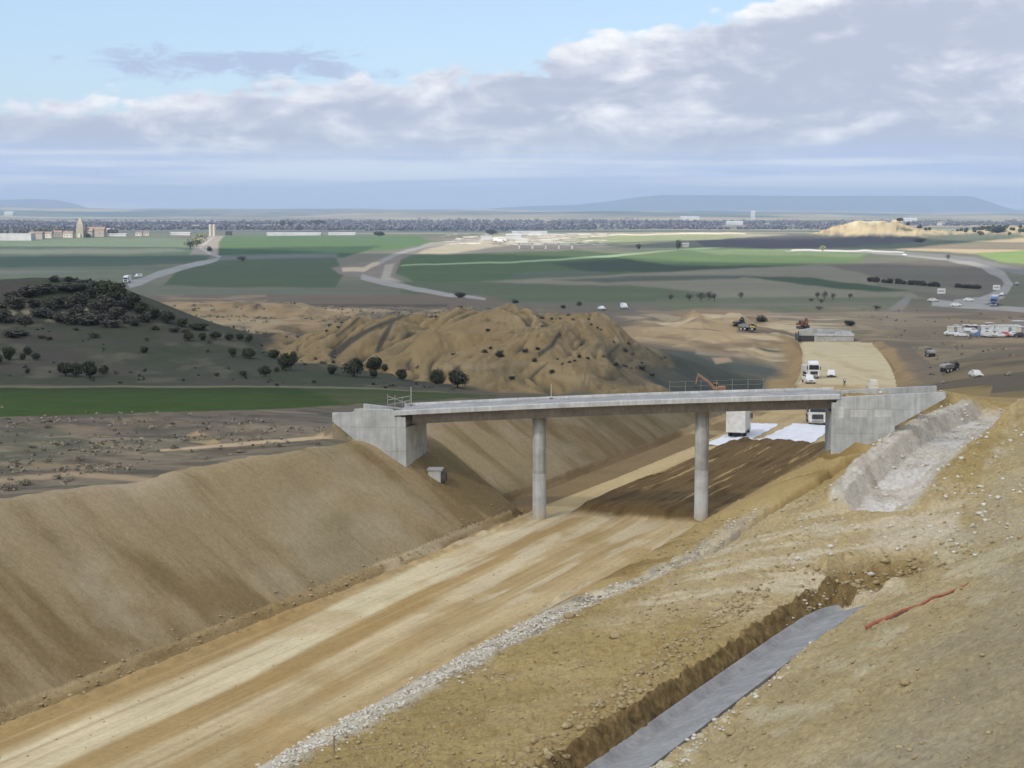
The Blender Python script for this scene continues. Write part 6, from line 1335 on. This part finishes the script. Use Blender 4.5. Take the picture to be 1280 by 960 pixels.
# dry brush and grass covering the scrub land
def cover(name, label, n, x0, x1, y0, y1, dens, size, hgt, m):
    r = np.random.default_rng(n); x = r.uniform(x0, x1, n); y = r.uniform(y0, y1, n); t, o = road_so(x, y); z = height(x, y)
    k = dens(x, y, t, o, z) > r.random(n); x, y, z = x[k], y[k], z[k]; h = hgt * r.uniform(0.5, 1.5, len(x)); c = np.c_[x, y, z + 0.25 * h]
    V = leaf_cloud(c, h * 0.8, len(c) * 9, size, r, 0.75, 0.7); tag(quad_obj(name, V, m), label, name.replace('_', ' '), kind='stuff')
dn = lambda x, y, t, o, z: (o < -wl(t) - 15.5) * (z > 6.2) * (0.15 + 0.85 * (fbm(x / 9, y / 4, 3, 220) > 0.02)) * (1 - sst(150, 158, y + 0.10 * x))
cover('dry_brush', 'grey brown brush and dry grass covering the flat land behind the cut slope', 3800, -75, -8, 98, 165, dn, 0.13, 0.24, M_BRUSH)
cover('hill_scrub', 'low scrub spotting the olive hillside', 350, -140, -8, 225, 335, lambda x, y, t, o, z: (badmask(x, y) < 0.2) * (0.05 + 0.8 * (fbm(x / 14, y / 14, 3, 221) > 0.12)), 0.26, 0.4, M_SCRUB)
cover('gully_scrub', 'low scrub growing in the gullies of the eroded hill', 380, -55, 40, 262, 345, lambda x, y, t, o, z: (badmask(x, y) > 0.3) * (fbm(x / 9, y / 9, 3, 222) > 0.16), 0.26, 0.42, M_SCRUB)
cover('verge_scrub', 'low dry scrub on the brown land beside the earth movers', 1500, 45, 190, 240, 600, lambda x, y, t, o, z: (x / y > 0.2) * (o > 16) * (fbm(x / 20, y / 9, 3, 224) > 0.12), 0.3, 0.5, M_BRUSH)
cover('rough_scrub', 'dark brown scrub on the broken ground beyond the eroded hill', 2600, -115, 10, 400, 600, lambda x, y, t, o, z: (x / y > -0.235) * (fbm(x / 26, y / 10, 3, 223) > 0.1), 0.34, 0.6, M_BRUSH)
# far woodland belts that read as one mass
def belt(name, label, runs, n, hgt, m):
    r = np.random.default_rng(len(label)); cs, rs = [], []
    for (u0, u1, d0, d1, w) in runs:
        k = int(n * w); d = r.uniform(d0, d1, k); u = r.uniform(u0, u1, k); x = (u - 640) / F * d
        keep = fbm(u / 38, d / 150, 2, 400) > -0.42; x, d = x[keep], d[keep]
        h = hgt * r.uniform(0.45, 1.0, len(x)) * (0.75 + 0.5 * fbm(x / 90, d / 90, 2, 401)); z = height(x, d)
        cs.append(np.c_[x, d, z + h * 0.5]); rs.append(h * 0.5)
    c = np.concatenate(cs); q = np.concatenate(rs)
    V = leaf_cloud(c, q * 1.05, len(c) * 34, 1.9, r, 1.05, 0.6)
    tag(quad_obj(name, V, m), label, 'woodland', kind='stuff')
belt('woodland', 'long purplish grey belt of bare woodland across the far plain', [(-120, 640, 2900, 3250, 0.5), (400, 900, 3050, 3400, 0.35), (860, 1080, 3000, 3300, 0.08)], 2300, 13, M_BELT)
belt('woodland', 'second thinner belt of woodland behind the village', [(-120, 480, 3900, 4300, 0.6), (450, 1000, 4200, 4700, 0.4), (1000, 1400, 3600, 4200, 0.25)], 2000, 14, M_BELT)
belt('woodland', 'brown grey trees in the village around the church', [(48, 150, 2480, 2600, 0.5), (-60, 60, 2450, 2560, 0.3)], 90, 11, M_BARE)
belt('undergrowth', 'dark scrub covering the low rises past the sandy hill', [(1130, 1420, 2120, 2330, 1.0)], 130, 5, M_OAK)

# ------------------------------------------------------------------ sun, sky, clouds, haze
SUN_EL, SUN_AZ = math.radians(42), math.radians(222)      # azimuth clockwise from +Y
sun = bpy.data.lights.new('sun', 'SUN'); so = bpy.data.objects.new('sun', sun); col.objects.link(so)
sun.energy = 3.4; sun.angle = math.radians(1.5); sun.color = (1.0, 0.94, 0.84)
so.rotation_euler = (math.pi / 2 - SUN_EL, 0, math.pi - SUN_AZ); so.location = (0, -200, 400)
S3 = np.array([math.sin(SUN_AZ) * math.cos(SUN_EL), math.cos(SUN_AZ) * math.cos(SUN_EL), math.sin(SUN_EL)])

w = bpy.data.worlds.new('World'); scene.world = w; w.use_nodes = True
nt = w.node_tree; bg = nt.nodes['Background']; bg.inputs['Strength'].default_value = 0.1; ln = nt.links
sky = N(nt, 'ShaderNodeTexSky', sky_type='NISHITA'); sky.sun_disc = False; sky.sun_elevation = SUN_EL; sky.sun_rotation = SUN_AZ
sky.air_density = 1.0; sky.dust_density = 1.5; sky.ozone_density = 1.0; sky.altitude = 800
tc = N(nt, 'ShaderNodeTexCoord'); sx = N(nt, 'ShaderNodeSeparateXYZ'); ln.new(tc.outputs['Generated'], sx.inputs[0])
def M2(op, a, b=None, c=None, clamp=False):
    n = N(nt, 'ShaderNodeMath', operation=op); n.use_clamp = clamp
    for i, q in enumerate((a, b, c)):
        if q is None: continue
        if isinstance(q, (int, float)): n.inputs[i].default_value = q
        else: ln.new(q, n.inputs[i])
    return n.outputs[0]
def MR(v, a, b, c=0.0, d=1.0, smooth=True):
    n = N(nt, 'ShaderNodeMapRange'); n.interpolation_type = 'SMOOTHSTEP' if smooth else 'LINEAR'
    ln.new(v, n.inputs['Value'])
    for k, q in (('From Min', a), ('From Max', b), ('To Min', c), ('To Max', d)): n.inputs[k].default_value = q
    return n.outputs[0]
def NOI(vx, vy, sx_, sy_, scale=1.0, detail=5, rough=0.55, off=0.0, dist=0.0):
    cb = N(nt, 'ShaderNodeCombineXYZ'); ln.new(M2('MULTIPLY', vx, sx_), cb.inputs[0]); ln.new(M2('MULTIPLY', vy, sy_), cb.inputs[1]); cb.inputs[2].default_value = off
    n = N(nt, 'ShaderNodeTexNoise'); n.inputs['Scale'].default_value = scale; n.inputs['Detail'].default_value = detail; n.inputs['Roughness'].default_value = rough; n.inputs['Distortion'].default_value = dist
    ln.new(cb.outputs[0], n.inputs['Vector']); return n.outputs['Fac']
def MIX(f, a, b):
    n = N(nt, 'ShaderNodeMix', data_type='RGBA')
    if isinstance(f, (int, float)): n.inputs[0].default_value = f
    else: ln.new(f, n.inputs[0])
    for i, q in ((6, a), (7, b)):
        if isinstance(q, tuple): n.inputs[i].default_value = (*q, 1)
        else: ln.new(q, n.inputs[i])
    return n.outputs[2]
az = M2('ARCTAN2', sx.outputs[0], sx.outputs[1]); el = M2('ARCSINE', sx.outputs[2])
def K10(c): return tuple(float(q) * 7.9 for q in lin(c))
n_big = NOI(az, el, 7, 16, 1, 6, 0.6, 3.1, 0.6); n_mid = NOI(az, el, 14, 32, 1, 8, 0.62, 7.7, 0.5); n_band = NOI(az, el, 3.2, 80, 1, 5, 0.55, 1.3); n_edge = NOI(az, el, 24, 52, 1, 6, 0.6, 12.5, 0.2)
def BIL(sx_, sy_, off, det):
    return M2('SUBTRACT', M2('ABSOLUTE', M2('SUBTRACT', M2('MULTIPLY', NOI(az, el, sx_, sy_, 1, det, 0.5, off, 0.35), 2.0), 1.0)), 0.2)
puff = BIL(11, 24, 5.5, 2.0); puff2 = BIL(30, 60, 15.5, 2.0)
top = M2('ADD', M2('ADD', M2('MULTIPLY', az, 0.10), 0.099), M2('MULTIPLY', M2('MAXIMUM', M2('SUBTRACT', az, 0.06), 0.0), 0.22))
edge = M2('ADD', M2('ADD', M2('SUBTRACT', top, el), M2('MULTIPLY', M2('SUBTRACT', n_edge, 0.5), 0.05)), M2('ADD', M2('MULTIPLY', puff, 0.050), M2('MULTIPLY', puff2, 0.022)))
cov = MR(edge, 0.0, 0.010)
# a loose dark cloud strip floating above the bank
strip_m = M2('MULTIPLY', MR(M2('ABSOLUTE', M2('ADD', az, 0.17)), 0.04, 0.14, 1, 0), MR(M2('ABSOLUTE', M2('SUBTRACT', el, 0.086)), 0.0, 0.021, 1, 0))
n_strip = NOI(az, el, 30, 95, 1, 8, 0.68, 33.0, 0.6)
strip_c = MR(M2('ADD', strip_m, M2('MULTIPLY', M2('SUBTRACT', n_strip, 0.5), 2.6)), 0.45, 1.05, 0, 0.8)
# light and dark of the bank
lay = NOI(az, el, 5, 60, 1, 6, 0.6, 41.0, 0.3)
rim = MR(edge, 0.0, 0.03, 0.10, -0.01)
lit = MR(M2('ADD', M2('ADD', M2('MULTIPLY', n_mid, 0.55), M2('MULTIPLY', n_big, 0.35)), M2('ADD', M2('ADD', M2('MULTIPLY', lay, 0.22), rim), M2('ADD', M2('MULTIPLY', puff, 0.22), M2('MULTIPLY', puff2, 0.14)))), 0.47, 0.76)
bank = MIX(lit, K10((178, 185, 203)), K10((248, 248, 248)))
low = MIX(MR(n_band, 0.44, 0.60), K10((182, 199, 232)), K10((226, 232, 243)))
bank2 = MIX(MR(M2('ADD', el, M2('MULTIPLY', M2('SUBTRACT', n_big, 0.5), 0.03)), 0.018, 0.045), low, bank)
skyv = MIX(0.35, sky.outputs[0], K10((186, 214, 250)))
c1 = MIX(strip_c, skyv, K10((168, 180, 208)))
c2 = MIX(cov, c1, bank2)
# broken cloud overhead and behind
n_hi = NOI(az, el, 2.2, 4.0, 1, 6, 0.6, 21.0, 0.3)
hi = M2('MULTIPLY', MR(n_hi, 0.42, 0.62), MR(el, 0.20, 0.34))
c3 = MIX(M2('MULTIPLY', hi, 0.9), c2, K10((205, 210, 222)))
ln.new(c3, bg.inputs['Color'])

# unseen clouds added outside the picture, shaped to shade valley and far field
def cloud_mat():
    m = bpy.data.materials.new('cloud_vapour'); m.use_nodes = True; n = m.node_tree; n.nodes.remove(n.nodes['Principled BSDF'])
    t = N(n, 'ShaderNodeBsdfTranslucent'); t.inputs['Color'].default_value = (0.97, 0.97, 0.98, 1); d = N(n, 'ShaderNodeBsdfTransparent'); d.inputs['Color'].default_value = (1, 1, 1, 1)
    x = N(n, 'ShaderNodeMixShader'); x.inputs[0].default_value = 0.52; n.links.new(d.outputs[0], x.inputs[1]); n.links.new(t.outputs[0], x.inputs[2]); n.links.new(x.outputs[0], n.nodes['Material Output'].inputs['Surface']); return m
M_CLOUD = cloud_mat()
def cloud(label, inside, cx, cy, rx, ry, H=900, thick=130, seed=0):
    """lumpy body of vapour; INSIDE(x, y) > 0 in ground coordinates of its shadow"""
    n = 120; gx, gy = np.meshgrid(np.linspace(cx - rx, cx + rx, n), np.linspace(cy - ry, cy + ry, n))
    f = inside(gx, gy) + 90 * fbm(gx / 260, gy / 260, 4, 500 + seed)
    p = np.clip(f / 160, 0, 1) ** 0.5
    off = S3[:2] / S3[2] * H; X = gx + off[0]; Y = gy + off[1]
    zt = H + thick * p * (1 + 0.5 * fbm(gx / 120, gy / 120, 4, 510 + seed)) + 2; zb = H - 35 * p * (1 + 0.3 * fbm(gx / 90, gy / 90, 3, 520 + seed)) - 2
    idx = -np.ones((n, n), int); ins = p > 0; idx[ins] = np.arange(ins.sum()); k = ins.sum()
    V = np.r_[np.c_[X[ins], Y[ins], zt[ins]], np.c_[X[ins], Y[ins], zb[ins]]]
    fs = []; q = ins[:-1, :-1] & ins[1:, :-1] & ins[:-1, 1:] & ins[1:, 1:]
    edges = {}
    for j, i in zip(*np.where(q)):
        a, b, c, d = idx[j, i], idx[j, i + 1], idx[j + 1, i + 1], idx[j + 1, i]
        fs.append((a, b, c, d)); fs.append((a + k, d + k, c + k, b + k))
        for e in ((a, b), (b, c), (c, d), (d, a)):
            if (e[1], e[0]) in edges: del edges[(e[1], e[0])]
            else: edges[e] = 1
    for a, b in edges: fs.append((b, a, a + k, b + k))
    me = bpy.data.meshes.new('cloud'); me.from_pydata(V.tolist(), [], fs); me.polygons.foreach_set('use_smooth', np.ones(len(fs), bool)); me.update(); me.materials.append(M_CLOUD)
    o = bpy.data.objects.new('cloud', me); col.objects.link(o); return tag(o, label, 'cloud', kind='structure')
cloud('broad unseen cloud placed above the viewpoint to shade the valley', lambda x, y: np.minimum(np.minimum(1230 - 0.9 * np.clip(x, -420, 420) - y, y + 900), 1500 - np.abs(x)), 0, 300, 1700, 1500)
cloud('smaller unseen cloud placed to shade the ploughed field before the sandy hill', lambda x, y: 260 - np.hypot((x - 360) / 1.15, (y - 1760) / 0.9), 360, 1760, 480, 480, seed=3)

def haze(dens, colr, x0, x1, y0, y1, z0, z1):
    o = MB().box(x0, x1, y0, y1, z0, z1).build('haze', bpy.data.materials.new('haze_air')); m = o.data.materials[0]; m.use_nodes = True; n = m.node_tree
    n.nodes.remove(n.nodes['Principled BSDF']); v = N(n, 'ShaderNodeVolumePrincipled'); v.inputs['Density'].default_value = dens; v.inputs['Color'].default_value = (*colr, 1); v.inputs['Anisotropy'].default_value = 0.0
    n.links.new(v.outputs[0], n.nodes['Material Output'].inputs['Volume']); m.cycles.homogeneous_volume = True if hasattr(m.cycles, 'homogeneous_volume') else None
    return tag(o, 'pale bluish haze lying over the far plain', 'haze', kind='stuff')
haze(1.05e-4, (0.62, 0.785, 1.0), -33000, 33000, -2600, 21500, float(GZ.min()) - 1.0, float(GZ.max()) + 12.0)

scene.view_settings.view_transform = 'Standard'; scene.view_settings.look = 'None'; scene.view_settings.gamma = 1.0; scene.view_settings.exposure = 0.68; scene.view_settings.use_curve_mapping = False
cy = scene.cycles; cy.use_denoising = True; cy.max_bounces = 6; cy.diffuse_bounces = 3; cy.transmission_bounces = 4; cy.transparent_max_bounces = 16; cy.volume_bounces = 0
cy.sample_clamp_indirect = 6
